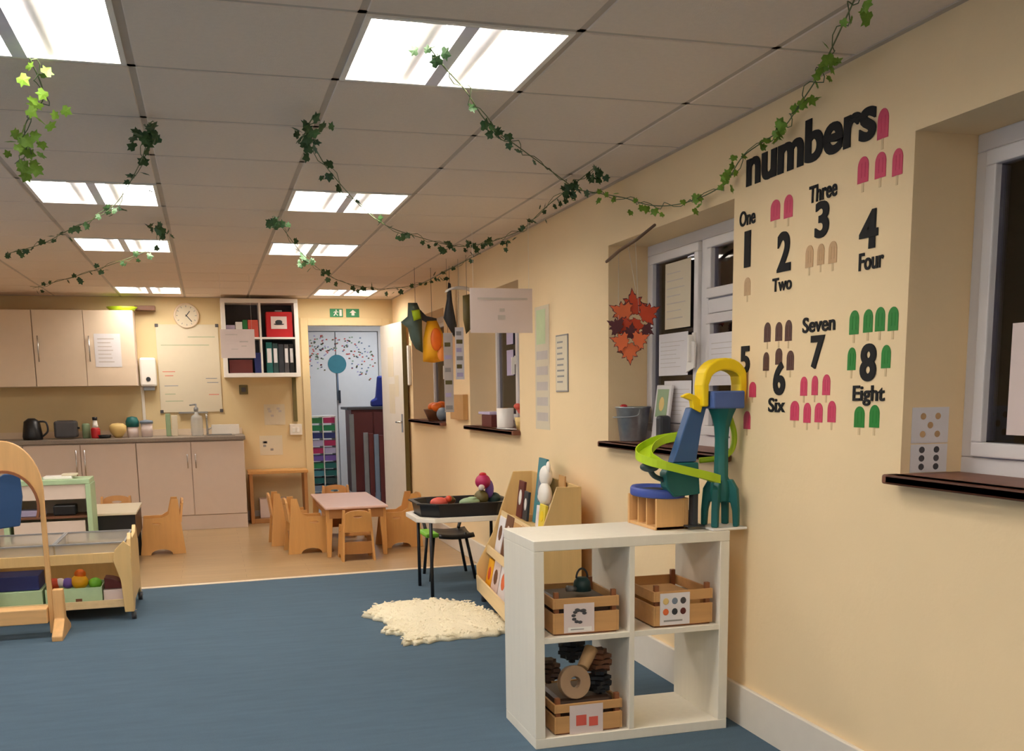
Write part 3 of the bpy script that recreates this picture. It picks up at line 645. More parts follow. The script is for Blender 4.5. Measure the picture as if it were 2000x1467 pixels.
# exit signs
t = thing('exit_sign', 'green running man exit sign above the doorway', 'exit sign', (1.32, YB, 2.07), group='exit signs over the door'); Mx = BW(1.262, 2.07, YB-.0015)
MB().box(0, .135, 0, .085, 0, .003, M=Mx).build('plate', 'exit_green', t)
b = MB(); b.ext(arc(.066, .069, .007, .007, 0, 330, 10), .001, M=Mx, z0=.0031)
for p in ([(.056, .058), (.072, .06), (.066, .036), (.052, .036)], [(.052, .038), (.062, .036), (.045, .012), (.036, .016)], [(.058, .038), (.067, .036), (.084, .02), (.078, .013)], [(.056, .058), (.058, .051), (.04, .045), (.037, .051)], [(.07, .059), (.069, .052), (.088, .047), (.09, .053)]): b.ext(p, .001, M=Mx, z0=.0031)
b.box(.098, .123, .012, .075, .0031, .0041, M=Mx); b.build('running_figure', 'white', t)
t = thing('exit_sign', 'green exit arrow sign, right of the running man sign', 'exit sign', (1.50, YB, 2.07), group='exit signs over the door'); Mx = BW(1.43, 2.07, YB-.0015)
MB().box(0, .135, 0, .085, 0, .003, M=Mx).build('plate', 'exit_green', t)
b = MB(); b.ext([(.055, .018), (.085, .018), (.085, .045), (.105, .045), (.07, .075), (.035, .045), (.055, .045)], .001, M=Mx, z0=.0031); b.build('arrow', 'white', t)
# hanging sheets
def hung(x0, x1, y, z0, z1, label, m_, rows, seed):
    t = thing('hanging_sheet', label, 'laminated sheet', ((x0+x1)/2, y, z0))
    MB().box(x0, x1, y, y+.0015, z0, z1).build('sheet', m_, t)
    for x in (x0+.02, x1-.02): MB().cyl((x, y, z1-.01), (x, y, H-.001), .0008, n=5).build('string', 'white', t)
    b = MB(); random.seed(seed); Mx = BW(x0, z0, y-.0012)
    for (u0, u1, v, h) in rows: b.box(u0*(x1-x0), u1*(x1-x0), v*(z1-z0), (v+h)*(z1-z0), 0, .0008, M=Mx)
    b.build('print', 'ink_pale', t)
hung(1.427, 1.79, 5.7, 1.612, 1.856, 'pale laminated sheet hanging from the ceiling before the far window', 'laminate_pink', [(.12, .92, .74, .05), (.47, .55, .48, .07), (.44, .56, .30, .1)], 3)
hung(.128, .400, 8.9, 1.588, 1.82, 'small pinkish laminated sheet hanging in front of the cube shelf', 'laminate_pink', [(.15, .5, .8, .02), (.55, .8, .55, .04), (.6, .75, .4, .03), (.3, .5, .3, .02)], 4)

# worktop items
WT = .899
def pot(name, x, y, prof, m_, label, cat, z=WT, group=None, n=20):
    return single(name, MB().lathe(prof, (x, y, z), n), m_, label, cat, group)
t = thing('sauce_bottle', 'red bottle with a white cap on the worktop, left group', 'bottle', (-1.05, 10.7, WT))
MB().lathe([(0, 0), (.04, 0), (.042, .01), (.042, .085), (.03, .10), (0, .10)], (-1.05, 10.7, WT)).build('body', 'red', t)
MB().lathe([(.03, .10), (.024, .125), (.018, .17), (0, .17)], (-1.05, 10.7, WT)).build('neck', 'white', t)
MB().lathe([(.022, .17), (.024, .2), (0, .2)], (-1.05, 10.7, WT)).build('cap', 'black', t)
pot('bowl', -.845, 10.66, [(0, 0), (.03, 0), (.075, .06), (.08, .11), (.05, .135), (0, .14)], 'yolk', 'rounded pale yellow tub beside the teal lidded pot', 'tub')
t = thing('toy_pot', 'pale pink pot with a dark teal lid on the worktop', 'pot', (-.715, 10.72, WT)); MB().lathe([(0, 0), (.05, 0), (.055, .10), (0, .10)], (-.715, 10.72, WT)).build('body', 'laminate_pink', t); MB().lathe([(.06, .1), (.062, .15), (.045, .19), (0, .2)], (-.715, 10.72, WT)).build('lid', 'teal', t)
t = thing('toy_pot', 'pale pink pot with a flat grey lid beside the teal lidded one', 'pot', (-.585, 10.72, WT)); MB().lathe([(0, 0), (.05, 0), (.055, .13), (0, .13)], (-.585, 10.72, WT)).build('body', 'laminate_pink', t); MB().lathe([(.062, .13), (.06, .155), (0, .165)], (-.585, 10.72, WT)).build('lid', 'grey_blue', t)
t = thing('kettle', 'dark kettle at the far left of the worktop', 'kettle', (-1.60, 10.65, WT)); MB().lathe([(0, 0), (.085, 0), (.09, .03), (.07, .17), (.03, .2), (0, .2)], (-1.60, 10.65, WT)).build('body', 'black', t)
MB().tube(smooth([(-1.53, 10.62, WT+.17), (-1.47, 10.6, WT+.16), (-1.46, 10.6, WT+.08), (-1.51, 10.62, WT+.03)]), .009).build('handle', 'charcoal', t)
t = thing('toaster', 'grey and black toaster on the worktop left of the red bottle', 'toaster', (-1.31, 10.7, WT)); MB().box(-1.41, -1.21, 10.62, 10.78, WT+.01, WT+.17).build('body', 'grey_dark', t, bevel=.02)
MB().box(-1.38, -1.24, 10.66, 10.68, WT+.168, WT+.174).build('slot', 'black', t); MB().box(-1.212, -1.19, 10.69, 10.71, WT+.09, WT+.11).build('lever', 'black', t, bevel=.003)
pot('jar', -1.14, 10.76, [(0, 0), (.035, 0), (.037, .12), (.03, .14), (0, .14)], 'sage', 'short pale jar between toaster and red bottle', 'jar')
pot('dish', -.965, 10.62, [(0, 0), (.05, 0), (.06, .03), (.055, .03), (.045, .008), (0, .008)], 'black', 'low black dish right of the red bottle', 'dish')
for x, h, w_, m_, lb in [(-.385, .22, .045, 'sage', 'pale green carton standing under the whiteboard'), (-.325, .2, .055, 'paper_warm', 'cream carton beside the pale green one')]:
    item_box('carton', x-w_/2, x+w_/2, 10.74, 10.80, WT, WT+h, m_, lb, 'carton')
t = thing('pump_bottle', 'clear pump soap bottle on the worktop under the whiteboard', 'bottle', (-.115, 10.7, WT))
MB().lathe([(0, 0), (.055, 0), (.058, .01), (.058, .16), (.05, .19), (.02, .21), (.018, .235), (0, .235)], (-.115, 10.7, WT)).build('bottle', 'clear', t)
MB().lathe([(.012, .235), (.022, .24), (.022, .27), (.008, .28), (.008, .31), (0, .31)], (-.115, 10.7, WT)).build('pump', 'grey', t)
MB().cyl((-.115, 10.7, WT+.305), (-.175, 10.69, WT+.298), .008, .006).build('nozzle', 'grey', t)
t = thing('mixer_tap', 'chrome kitchen tap behind the pump bottle', 'tap', (-.02, 10.86, WT))
MB().tube(smooth([(-.02, 10.86, WT), (-.02, 10.86, WT+.17), (-.02, 10.82, WT+.21), (-.02, 10.74, WT+.2), (-.02, 10.73, WT+.17)]), .011).build('spout', 'chrome', t); MB().cyl((-.02, 10.86, WT+.05), (.03, 10.85, WT+.075), .007).build('lever', 'chrome', t)
t = thing('sink', 'steel sink bowl with a dark opening set in the worktop', 'sink', (.08, 10.64, WT))
MB().box(-.05, .24, 10.50, 10.80, WT+.0005, WT+.007).build('rim', 'chrome', t, bevel=.003); MB().box(-.02, .21, 10.53, 10.77, WT+.0072, WT+.0085).build('basin', 'grey_dark', t)
item_box('tray', .02, .29, 10.83, 10.9, WT, WT+.10, 'white_satin', 'white upright tray leaning at the right end of the worktop', 'tray')
# wooden frame stand under the papers
t = thing('wooden_frame_stand', 'open wooden frame stand between the base cabinets and doorway', 'frame', (.63, 10.8, 0))
for x in (.355, .895): MB().box(x, x+.035, 10.66, 10.96, 0, .50).build('side', 'beech_edge', t, bevel=.003)
MB().box(.345, .94, 10.65, 10.97, .50, .53).build('top', 'beech', t, bevel=.004); MB().box(.39, .895, 10.68, 10.94, .0, .045).build('base', 'beech_edge', t, bevel=.003)
item_box('storage_box', .45, .72, 10.76, 10.92, .046, .24, 'laminate_pink', 'pale box standing inside the open wooden frame', 'storage box')

# hall contents
t = thing('paper_tree', 'round teal paper globe with rays of tiny drawings on the white hall doors', 'paper decoration', (1.575, 13.24, 1.6)); Mx = BW(1.585, 1.655, 13.2485)
b = MB(); b.ext(arc(0, 0, .115, .115, 0, 350, 36), .003, M=Mx); b.build('disc', 'teal_paint', t)
b = MB(); b.ext([(-.012, -.45), (.012, -.45), (.008, -.1), (-.008, -.1)], .002, M=Mx); b.build('stem', 'grey_blue', t)
random.seed(21); cols = ['sage', 'coral', 'lavender', 'olive', 'grey_blue']; mbs = {c: MB() for c in cols}
for k in range(230):
    a = random.uniform(-.5, PI+.5); r = random.choice([.19, .26, .33, .40, .46])+random.uniform(-.02, .02); u, v = r*math.cos(a), r*math.sin(a)*.95
    if -.46 < u < .5 and v < .35: mbs[random.choice(cols)].ext([(u-.011, v-.008), (u+.011, v-.006), (u+.009, v+.009), (u-.01, v+.007)], .001, M=Mx, z0=.0)
for c in cols: tag(mbs[c].build('small_drawings', c, t), kind='stuff')
t = thing('drawer_rack', 'white rack of colourful shallow trays in the hall beyond the doorway', 'drawer rack', (1.28, 12.5, 0))
b = MB()
for x in (1.125, 1.272, 1.42): b.box(x, x+.012, 12.3, 12.7, .10, 1.03)
b.box(1.125, 1.432, 12.3, 12.7, .09, .105); b.box(1.125, 1.432, 12.3, 12.7, 1.02, 1.035); b.build('frame', 'white', t)
cc = [('green', 'magenta'), ('exit_green', 'exit_green'), ('navy', 'navy'), ('lavender', 'magenta'), ('magenta', 'lavender'), ('purple', 'purple'), ('exit_green', 'teal'), ('teal_paint', 'teal'), ('teal', 'dark_teal'), ('grey_blue', 'teal_paint')]
for k, (a, c) in enumerate(cc):
    z0 = .95-.088*k
    for x, col in ((1.14, a), (1.287, c)):
        b = MB(); b.box(x, x+.128, 12.285, 12.68, z0, z0+.055); b.box(x-.002, x+.13, 12.28, 12.30, z0+.055, z0+.064); b.build('tray', col, t, bevel=.003)
t = thing('cupboard', 'dark red brown wooden cupboard in the hall behind the doorway', 'cupboard', (1.8, 12.4, 0))
MB().box(1.60, 2.12, 12.2, 12.75, .12, 1.10).build('body', 'darkred', t, bevel=.004)
MB().box(1.55, 2.12, 12.16, 12.78, 1.10, 1.13).build('top', 'grey_dark', t, bevel=.003)
for x in (1.61, 1.86): MB().box(x, x+.235, 12.18, 12.2, .15, 1.07).build('door', 'darkred', t, bevel=.003)
MB().box(1.57, 1.62, 12.14, 12.17, .08, 1.05).build('metal_post', 'grey', t)
b = MB(); [b.box(1.62+.47*i, 1.66+.47*i, 12.2, 12.25, .006, .12) for i in (0, 1)]; b.build('foot', 'black', t)
t = thing('folding_screen', 'grey and maroon slatted panels leaning before the hall cupboard', 'panel', (1.85, 12.0, 0))
for k, (c, w_) in enumerate([('grey', .05), ('darkred', .07), ('grey_blue', .03), ('darkred', .08), ('grey_dark', .05)]):
    x = 1.70+.056*k; MB().box(x, x+.052, 11.95-.03*k, 11.99-.03*k, .01, .84-.01*k).build('panel', c, t, bevel=.003)
b = MB(); b.ext([(-.10, 0), (.09, 0), (.09, .36), (-.01, .36), (-.04, .1), (-.10, .07)], .10, M=BW(1.97, 1.131, 12.5)); single('blue_coat', b, 'royal', 'dark blue cloth bundle standing on the hall cupboard', 'cloth', bevel=.02)

# ================================================================== TABLE AND CHAIRS
def make_chair(label):
    t = thing('child_chair', label, 'chair', (0, 0, 0), 0, 'wooden children chairs')
    # local: faces +x ; side panels in the xz plane at y = +-.13
    out = [(-.19, 0), (-.085, 0)] + arc(0.0, 0, .085, .045, 180, 0, 10)[1:-1] + [(.085, 0), (.165, 0), (.125, .30), (-.02, .30), (-.07, .33), (-.10, .45), (-.15, .45), (-.165, .25)]
    hole = arc(.03, .255, .035, .010, 0, 345, 14)
    me = plate(out, [hole], .018)
    for s in (-1, 1):
        T = frame((0, s*.135, 0), (1, 0, 0), (0, -s*.055, 1)); MB().mesh(me, T).build('side_panel', 'beech', t, bevel=.0015)
    MB().box(-.11, .11, -.118, .118, .215, .233).build('seat', 'beech', t, bevel=.004)
    T = frame((-.125, 0, 0), (0, 1, 0), (-.14, 0, 1))
    bk = plate([(-.118, .26), (.118, .26), (.105, .42)] + arc(0, .42, .105, .035, 0, 180, 10)[1:-1] + [(-.105, .42)], [arc(0, .40, .04, .011, 0, 345, 12)], .016)
    MB().mesh(bk, T).build('backrest', 'beech', t, bevel=.0015)
    MB().mesh(plate([(-.125, .06), (.125, .06), (.12, .17), (-.12, .17)], (), .016), T).build('back_rail', 'beech_edge', t)
    return t
tb = thing('child_table', 'low wooden table with a pale pink top near the doorway', 'table', (1.085, 8.75, 0))
MB().box(.835, 1.335, 8.15, 9.35, .385, .405).build('tabletop', 'pink_top', tb, bevel=.006)
b = MB(); b.box(.87, 1.30, 8.19, 8.21, .31, .384); b.box(.87, 1.30, 9.29, 9.31, .31, .384); b.box(.87, .89, 8.21, 9.29, .31, .384); b.box(1.28, 1.30, 8.21, 9.29, .31, .384); b.build('apron', 'beech_edge', tb)
for x, dx in ((.875, -.015), (1.295, .015)):
    for y in (8.215, 9.285):
        b = MB(); b.ring([[(x+dx-.016, y-.02, 0), (x+dx+.016, y-.02, 0), (x+dx+.016, y+.02, 0), (x+dx-.016, y+.02, 0)], [(x-.028, y-.024, .384), (x+.028, y-.024, .384), (x+.028, y+.024, .384), (x-.028, y+.024, .384)]], sm=False); b.build('leg', 'beech', tb, bevel=.004)
ch = make_chair('small wooden chair at the near left side of the pink topped table')
ch.matrix_world = Matrix.Translation((.74, 8.62, 0)) @ Matrix.Rotation(math.radians(4), 4, 'Z')
G = 'wooden children chairs'
dup(ch, (.64, 9.14, 0), math.radians(2), 'small wooden chair at the far left side of the pink topped table', G)
dup(ch, (1.49, 8.66, 0), PI+.05, 'small wooden chair on the right side of the pink topped table', G)
fc = dup(ch, (1.06, 8.10, 0), math.radians(90), 'small wooden chair at the near end of the pink table, its back to us', G)
fc.scale = (.9, .9, .88)
dup(ch, (1.09, 9.50, 0), math.radians(-90), 'small wooden chair at the far end of the pink topped table', G)
dup(ch, (-.44, 9.0, 0), PI+.06, 'small wooden chair right of the white topped table', G)
dup(ch, (-.80, 9.25, 0), math.radians(-90), 'small wooden chair behind the white topped table, its rounded back showing', G)
tb = thing('side_table', 'white topped low table with a black underside beside the left chair', 'table', (-.74, 8.55, 0))
MB().box(-.98, -.565, 8.20, 8.95, .41, .43).build('tabletop', 'paper_warm', tb, bevel=.004)
MB().box(-.96, -.575, 8.22, 8.93, .22, .408).build('drawer_box', 'black', tb)
for x in (-.94, -.60):
    for y in (8.24, 8.9): MB().cyl((x, y, 0), (x, y, .23), .014).build('leg', 'black', tb)

# ================================================================== TUFF TRAY TABLE
t = thing('tray_table', 'black octagonal play tray on a white rimmed stand with black legs', 'play tray', (1.55, 6.5, 0))
def octo(x0, x1, y0, y1, c): return [(x0+c, y0), (x1-c, y0), (x1, y0+c), (x1, y1-c), (x1-c, y1), (x0+c, y1), (x0, y1-c), (x0, y0+c)]
def ringring(specs): return [[(x, y, z) for x, y in octo(*q)] for q, z in specs]
X = (1.205, 1.86, 6.22, 6.76)
def ins(d): return (X[0]+d, X[1]-d, X[2]+d, X[3]-d, .10)
b = MB(); b.ring(ringring([(ins(.0), .485), (ins(0), .515), (ins(.04), .515), (ins(.04), .485)]), sm=False, closed=True); b.build('stand_rim', 'white_satin', t, bevel=.004)
b = MB(); b.ring(ringring([(ins(.05), .50), (ins(.035), .59), (ins(.015), .592), (ins(.015), .600), (ins(.045), .600), (ins(.065), .515)]), sm=False); b.build('tray', 'black', t)
for x, y in ((1.285, 6.245), (1.30, 6.73), (1.80, 6.27), (1.80, 6.72)): MB().cyl((x, y, 0), (x, y, .486), .011).build('leg', 'black_metal', t)
TZ = .560
def toy(name, parts, label, cat='toy'):
    t = thing(name, label, cat, parts[0][2])
    for n_, m_, c, r in parts: MB().ball(c, r, 10).build(n_, m_, t)
    return t
toy('toy_animal', [('body', 'coral', (1.38, 6.42, TZ+.035), (.06, .03, .033)), ('head', 'maple', (1.44, 6.41, TZ+.055), .022)], 'red brown toy animal at the left side of the black play tray')
toy('toy_shell', [('shell', 'brown', (1.47, 6.55, TZ+.028), (.05, .035, .028)), ('spots', 'olive', (1.48, 6.53, TZ+.04), (.025, .02, .02))], 'brown shell shaped toy in the middle of the black play tray')
toy('toy_dish', [('body', 'sage', (1.575, 6.40, TZ+.03), (.07, .04, .03)), ('rim', 'mint', (1.59, 6.40, TZ+.052), (.035, .03, .012))], 'grey green toy boat in the black play tray')
t = toy('soft_toy', [('body', 'olive', (1.665, 6.45, TZ+.05), (.05, .05, .05)), ('head', 'magenta', (1.675, 6.44, TZ+.155), (.052, .05, .048)), ('ear', 'red', (1.675, 6.44, TZ+.2), (.025, .025, .014)), ('wing', 'purple', (1.72, 6.45, TZ+.105), (.03, .03, .06)), ('foot', 'dark_teal', (1.755, 6.47, TZ+.04), (.045, .035, .04)), ('muzzle', 'laminate_pink', (1.655, 6.40, TZ+.12), (.022, .02, .02))], 'magenta and purple soft toy sitting at the right end of the play tray', 'soft toy')
# lime chair behind/under tray
t = thing('plastic_chair', 'black chair with a lime green seat edge under the play tray', 'chair', (1.56, 7.0, 0))
def seat_pan(x0, x1, y0, y1, z):
    b = MB(); rs = []
    for j in range(9):
        u = j/8; zz = z-.025*math.sin(PI*u)+(.0 if j else -.03)
        rs.append([(x0+(x1-x0)*i/8, y0+(y1-y0)*u, zz-.012*math.sin(PI*i/8)) for i in range(9)])
    v = [p for r in rs for p in r]; f = [(j*9+i, j*9+i+1, (j+1)*9+i+1, (j+1)*9+i) for j in range(8) for i in range(8)]
    b.add(v, f, True); return b
seat_pan(1.47, 1.72, 6.86, 7.16, .335).build('seat', 'black', t, solid=.01); MB().box(1.375, 1.468, 6.85, 7.13, .305, .335).build('seat_pad', 'lime_seat', t, bevel=.012)['label'] = 'lime green left side of the seat'
for x, y, X2, Y2_ in ((1.44, 6.90, 1.40, 6.86), (1.66, 6.90, 1.72, 6.86), (1.44, 7.12, 1.42, 7.18), (1.66, 7.12, 1.73, 7.18)): MB().cyl((x, y, .325), (X2, Y2_, 0), .011).build('leg', 'black', t)
b = MB(); b.tube(smooth([(1.43, 7.14, .33), (1.42, 7.18, .42), (1.44, 7.2, .49), (1.56, 7.21, .5), (1.68, 7.2, .49), (1.70, 7.18, .42), (1.67, 7.14, .33)]), .012); b.build('backrest', 'black', t)
# rug
random.seed(5)
t = thing('sheepskin_rug', 'cream shaggy rug with tufted edge lying on the blue carpet', 'rug', (1.12, 5.6, .004))
cx, cy = 1.17, 5.60; out = []
NR = 200
pts = [(.80, 5.86), (.93, 6.12), (1.20, 6.16), (1.42, 6.02), (1.50, 5.72), (1.56, 5.42), (1.44, 5.18), (1.10, 5.14), (.90, 5.12), (.94, 5.30), (.84, 5.42), (.90, 5.60)]
sp = [p for p in smooth([(x, y, 0) for x, y in pts+[pts[0]]], 16)][:-1]
rings = []
n = len(sp)
for q, zz in ((1.0, .005), (.985, .022), (.93, .032), (.6, .036), (.25, .036)):
    r = []
    for i, p in enumerate(sp):
        k = q*(1+(.035*math.sin(i*1.1+.3*math.sin(i*.37))+.03*random.random() if q > .95 else 0))
        r.append((cx+(p.x-cx)*k, cy+(p.y-cy)*k, zz+random.uniform(-.003, .004)*(q < .99)))
    rings.append(r)
b = MB(); b.ring(rings, cap=True); b.build('pelt', 'rug_wool', t)
b = MB()
for k in range(900):
    i = random.randrange(n); q = math.sqrt(random.random())*1.0; p = sp[i]; x, y = cx+(p.x-cx)*q, cy+(p.y-cy)*q
    if q > .98: q = .98
    a = random.uniform(0, 2*PI); l = random.uniform(.015, .035); dx, dy = math.cos(a)*l, math.sin(a)*l; w_ = .010
    z0 = .031
    b.add([(x-dy/l*w_, y+dx/l*w_, z0), (x+dy/l*w_, y-dx/l*w_, z0), (x+dx, y+dy, z0+.004), (x+dx*.4, y+dy*.4, z0+.009)], [(0, 1, 2), (1, 2, 3), (0, 2, 3), (0, 1, 3)])
tag(b.build('tufts', 'rug_wool', t), kind='stuff')

# ================================================================== BOOK DISPLAY
bd = thing('book_display', 'wooden tiered book display with sloping ends against the right wall', 'book display', (1.45, 5.0, 0), math.radians(-5))
BM = WM[bd.name]
DL, DD, DH = 1.15, .365, .80
prof = [(0.0, .06), (DD, .06), (DD, DH), (.235, DH), (.10, .42), (-.005, .22)]
for y in (0, DL-.018):
    T = BM @ frame((0, y+.018, 0), (1, 0, 0), (0, 0, 1)); MB().ext(prof, .018, M=T).build('end_panel', 'birch', bd, bevel=.003)
def pan(name, a, c, th=.012, y0=.018, y1=DL-.018, m_='birch'):
    (x0, z0), (x1, z1) = a, c; d = Vector((x1-x0, 0, z1-z0)); nn = Vector((-d.z, 0, d.x)).normalized()*th
    v = [(x0, y0, z0), (x1, y0, z1), (x1+nn.x, y0, z1+nn.z), (x0+nn.x, y0, z0+nn.z)]; v += [(p[0], y1, p[2]) for p in v]
    MB().add(v, [(0, 3, 2, 1), (4, 5, 6, 7), (0, 1, 5, 4), (1, 2, 6, 5), (2, 3, 7, 6), (3, 0, 4, 7)], M=BM).build(name, m_, bd, bevel=.002)
pan('base_board', (.0, .07), (DD, .07)); pan('front_board', (.006, .07), (.002, .165), m_='birch_edge')
pan('shelf', (.06, .30), (DD-.02, .30)); pan('tier_front', (.07, .30), (.075, .35), m_='birch_edge'); pan('shelf', (.17, .52), (DD-.02, .52)); pan('tier_front', (.165, .52), (.17, .56), m_='birch_edge')
pan('back_panel', (DD-.002, .07), (DD-.002, DH))
for x in (.03, DD-.05):
    for y in (.05, DL-.07): MB().cyl(BM @ Vector((x, y, .004)), BM @ Vector((x, y, .06)), .018).build('foot', 'grey_dark', bd)
def book(x, y, z, w_, h, col, label, lean=.2, th=.015, pic='paper'):
    T = BM @ Matrix.Translation((x, y, z)) @ frame((0, 0, 0), (0, -1, 0), (lean, 0, 1))
    t = thing('picture_book', label, 'book', tuple(T @ Vector((0, 0, 0))), group='picture books in the wooden display')
    MB().box(-w_/2, w_/2, 0, h, 0, th, M=T).build('cover', col, t, bevel=.002)
    MB().box(-w_/2+.004, w_/2-.002, -.0006, h-.004, .003, th-.003, M=T).build('pages', 'paper', t)
    b = MB(); b.ball((0, h*.55, th+.0005), (w_*.28, h*.22, .0012), 10, M=T); b.build('cover_picture', pic, t)
def rowbooks(x, z, ys, specs, tier):
    for (y, w_, h, c, p, nm) in specs: book(x, y, z, w_, h, c, nm+' '+tier, pic=p)
rowbooks(.052, .083, None, [(.16, .2, .23, 'paper', 'coral', 'white picture book at the near end of'), (.38, .20, .22, 'laminate_pink', 'coral', 'pale pink picture book in'), (.60, .21, .23, 'paper', 'maple2', 'white and orange picture book in'), (.83, .2, .21, 'laminate_pink', 'brown', 'pink and brown picture book in'), (1.03, .16, .19, 'amber', 'maple', 'amber picture book at the far end of')], 'the lowest tier of the display')
rowbooks(.12, .313, None, [(.16, .2, .22, 'brown', 'tan_lolly', 'brown picture book at the near end of'), (.38, .2, .24, 'tan_lolly', 'brown', 'tan picture book in'), (.60, .2, .23, 'cardboard', 'laminate_pink', 'tan and pink picture book in'), (.82, .2, .25, 'brown', 'laminate_pink', 'brown and pink picture book in'), (1.03, .18, .22, 'paper', 'brown', 'white edged brown picture book at the far end of')], 'the middle tier of the display')
book(.275, .62, .535, .19, .375, 'teal_paint', 'tall teal picture book standing up in the top of the display', .12, pic='grey_blue')
book(.24, .95, .535, .15, .22, 'darkred', 'dark book at the far end of the display top', .12, pic='white')
book(.245, .80, .535, .12, .17, 'charcoal', 'charcoal book with a white picture in the display top', .1, pic='white')
book(.25, .45, .535, .15, .12, 'paper', 'white book low in the display top in front', .1, pic='laminate_pink')
book(.24, .34, .535, .14, .14, 'yellow_card', 'yellow book in the display top near the wooden end', .1, pic='yellow')
book(.255, .20, .535, .10, .13, 'green', 'dark green book in the display top beside the wooden end', .1, pic='charcoal')
t = thing('soft_toy', 'white soft toy lying against the teal book on the book display', 'soft toy', tuple(BM @ Vector((.31, .45, .66))))
for nm, c, r in (('body', (.275, .44, .72), (.035, .085, .07)), ('head', (.285, .46, .82), (.035, .07, .06)), ('ear', (.29, .42, .87), (.012, .03, .035)), ('arm', (.27, .50, .70), (.02, .07, .025)), ('tail', (.30, .36, .66), (.02, .06, .02))):
    MB().ball(c, r, 12, M=BM).build(nm, 'white', t)
book(.335, .30, .535, .13, .30, 'cardboard', 'thin brown card standing at the back of the display top', .03, pic='brown', th=.008)

# ================================================================== NEAR CUBE SHELF
kx0, kx1, ky0, ky1, kz = 1.068, 1.832, 3.416, 3.806, .766
kt = .038
t = thing('cube_shelf', 'white two by two cube shelf unit standing open on the carpet', 'shelf', ((kx0+kx1)/2, (ky0+ky1)/2, .004))
MB().box(kx0, kx1, ky0, ky1, kz-kt, kz).build('top_panel', 'kallax', t, bevel=.0025)
MB().box(kx0, kx1, ky0, ky1, .004, .004+kt).build('bottom_panel', 'kallax', t, bevel=.0025)
for x in (kx0, kx1-kt): MB().box(x, x+kt, ky0, ky1, .004+kt, kz-kt).build('side_panel', 'kallax', t, bevel=.0025)
kmx = 1.442; kmz = .403
MB().box(kmx-.010, kmx+.010, ky0+.001, ky1-.001, .004+kt, kz-kt).build('divider', 'kallax', t, bevel=.001)
for a, c in ((kx0+kt, kmx-.010), (kmx+.010, kx1-kt)): MB().box(a, c, ky0+.001, ky1-.001, kmz-.010, kmz+.010).build('shelf', 'kallax', t, bevel=.001)
def crate(x0, x1, y0, y1, z0, h, label, rz=0):
    t = thing('wooden_crate', label, 'crate', ((x0+x1)/2, (y0+y1)/2, z0), group='slatted wooden crates in the near shelf'); p = .018; s = .008
    T = Matrix.Translation(((x0+x1)/2, (y0+y1)/2, z0)) @ Matrix.Rotation(rz, 4, 'Z'); W_, D_ = (x1-x0)/2, (y1-y0)/2
    for sx in (-1, 1):
        for sy in (-1, 1):
            xa, xb = sorted((sx*(W_-s), sx*(W_-s-p))); ya, yb = sorted((sy*(D_-s), sy*(D_-s-p)))
            MB().box(xa, xb, ya, yb, .0, h+.022, M=T).build('corner_post', 'crate_dark', t, bevel=.0015)
    for a, c in ((.006, h*.60), (h*.72, h)):
        for sy in (-1, 1):
            ya, yb = sorted((sy*(D_-s), sy*D_)); MB().box(-W_+s, W_-s, ya, yb, a, c, M=T).build('slat', 'crate', t, bevel=.0015)
        for sx in (-1, 1):
            xa, xb = sorted((sx*(W_-s), sx*W_)); MB().box(xa, xb, -D_, D_, a, c, M=T).build('slat', 'crate', t, bevel=.0015)
    MB().box(-W_+s, W_-s, -D_+s, D_-s, .0, .008, M=T).build('base', 'crate_dark', t)
    return t, T, D_
c1, T1, D1 = crate(1.150, 1.402, 3.435, 3.74, kmz+.011, .135, 'wooden crate with a leaf picture label in the upper left cube', math.radians(-2))
Tc = T1 @ frame((0, -D1-.001, 0), (1, 0, 0), (0, 0, 1))
card = MB().box(-.085, .03, .008, .115, 0, .0015, M=Tc).build('label_card', 'laminate_pink', c1)
b = MB()
random.seed(3)
for k in range(8):
    a = .5+k*.62; b.ball((-.027+.022*math.cos(a), .068+.022*math.sin(a), .0022), (.009, .006, .001), 8, M=Tc)
b.ball((-.012, .088, .0022), (.012, .007, .001), 8, M=Tc); b.ball((-.035, .092, .0022), (.010, .006, .001), 8, M=Tc)
b.build('leaf_picture', 'grey_dark', card)
b = MB(); b.box(-.07, .02, .012, .028, .0016, .0022, M=Tc); b.build('caption_strip', 'white', card)
b = MB(); bars(b, Tc @ Matrix.Translation((0, 0, .0023)), -.06, .012, .016, .024, 1, fill=.4); b.build('caption', 'ink_grey', card)
c2, T2, D2 = crate(1.535, 1.775, 3.435, 3.77, kmz+.011, .135, 'wooden crate with a label of six coloured pictures in the upper right cube')
Tc = T2 @ frame((0, -D2-.001, 0), (1, 0, 0), (0, 0, 1))
card = MB().box(-.095, .025, .008, .128, 0, .0015, M=Tc).build('label_card', 'paper', c2)
for (u, v, c) in ((-.072, .098, 'yolk'), (-.036, .098, 'grey_blue'), (-.002, .098, 'grey_dark'), (-.072, .058, 'maple2'), (-.036, .058, 'charcoal'), (-.002, .058, 'darkred')):
    MB().ball((u, v, .0018), (.012, .013, .0012), 10, M=Tc).build('picture', c, card)
b = MB(); bars(b, Tc @ Matrix.Translation((0, 0, .0016)), -.08, .012, .018, .03, 1, fill=.5); b.build('caption', 'ink_grey', card)
c3, T3, D3 = crate(1.145, 1.410, 3.43, 3.74, .043, .115, 'wooden crate heaped with log pieces in the lower left cube')
Tc = T3 @ frame((0, -D3-.001, 0), (1, 0, 0), (0, 0, 1)); card = MB().box(-.075, .055, .0, .108, 0, .0015, M=Tc).build('label_card', 'laminate_pink', c3)
b = MB(); b.box(-.05, -.01, .03, .07, .0016, .0022, M=Tc); b.box(.0, .035, .025, .06, .0016, .0022, M=Tc); b.build('picture', 'coral', card)
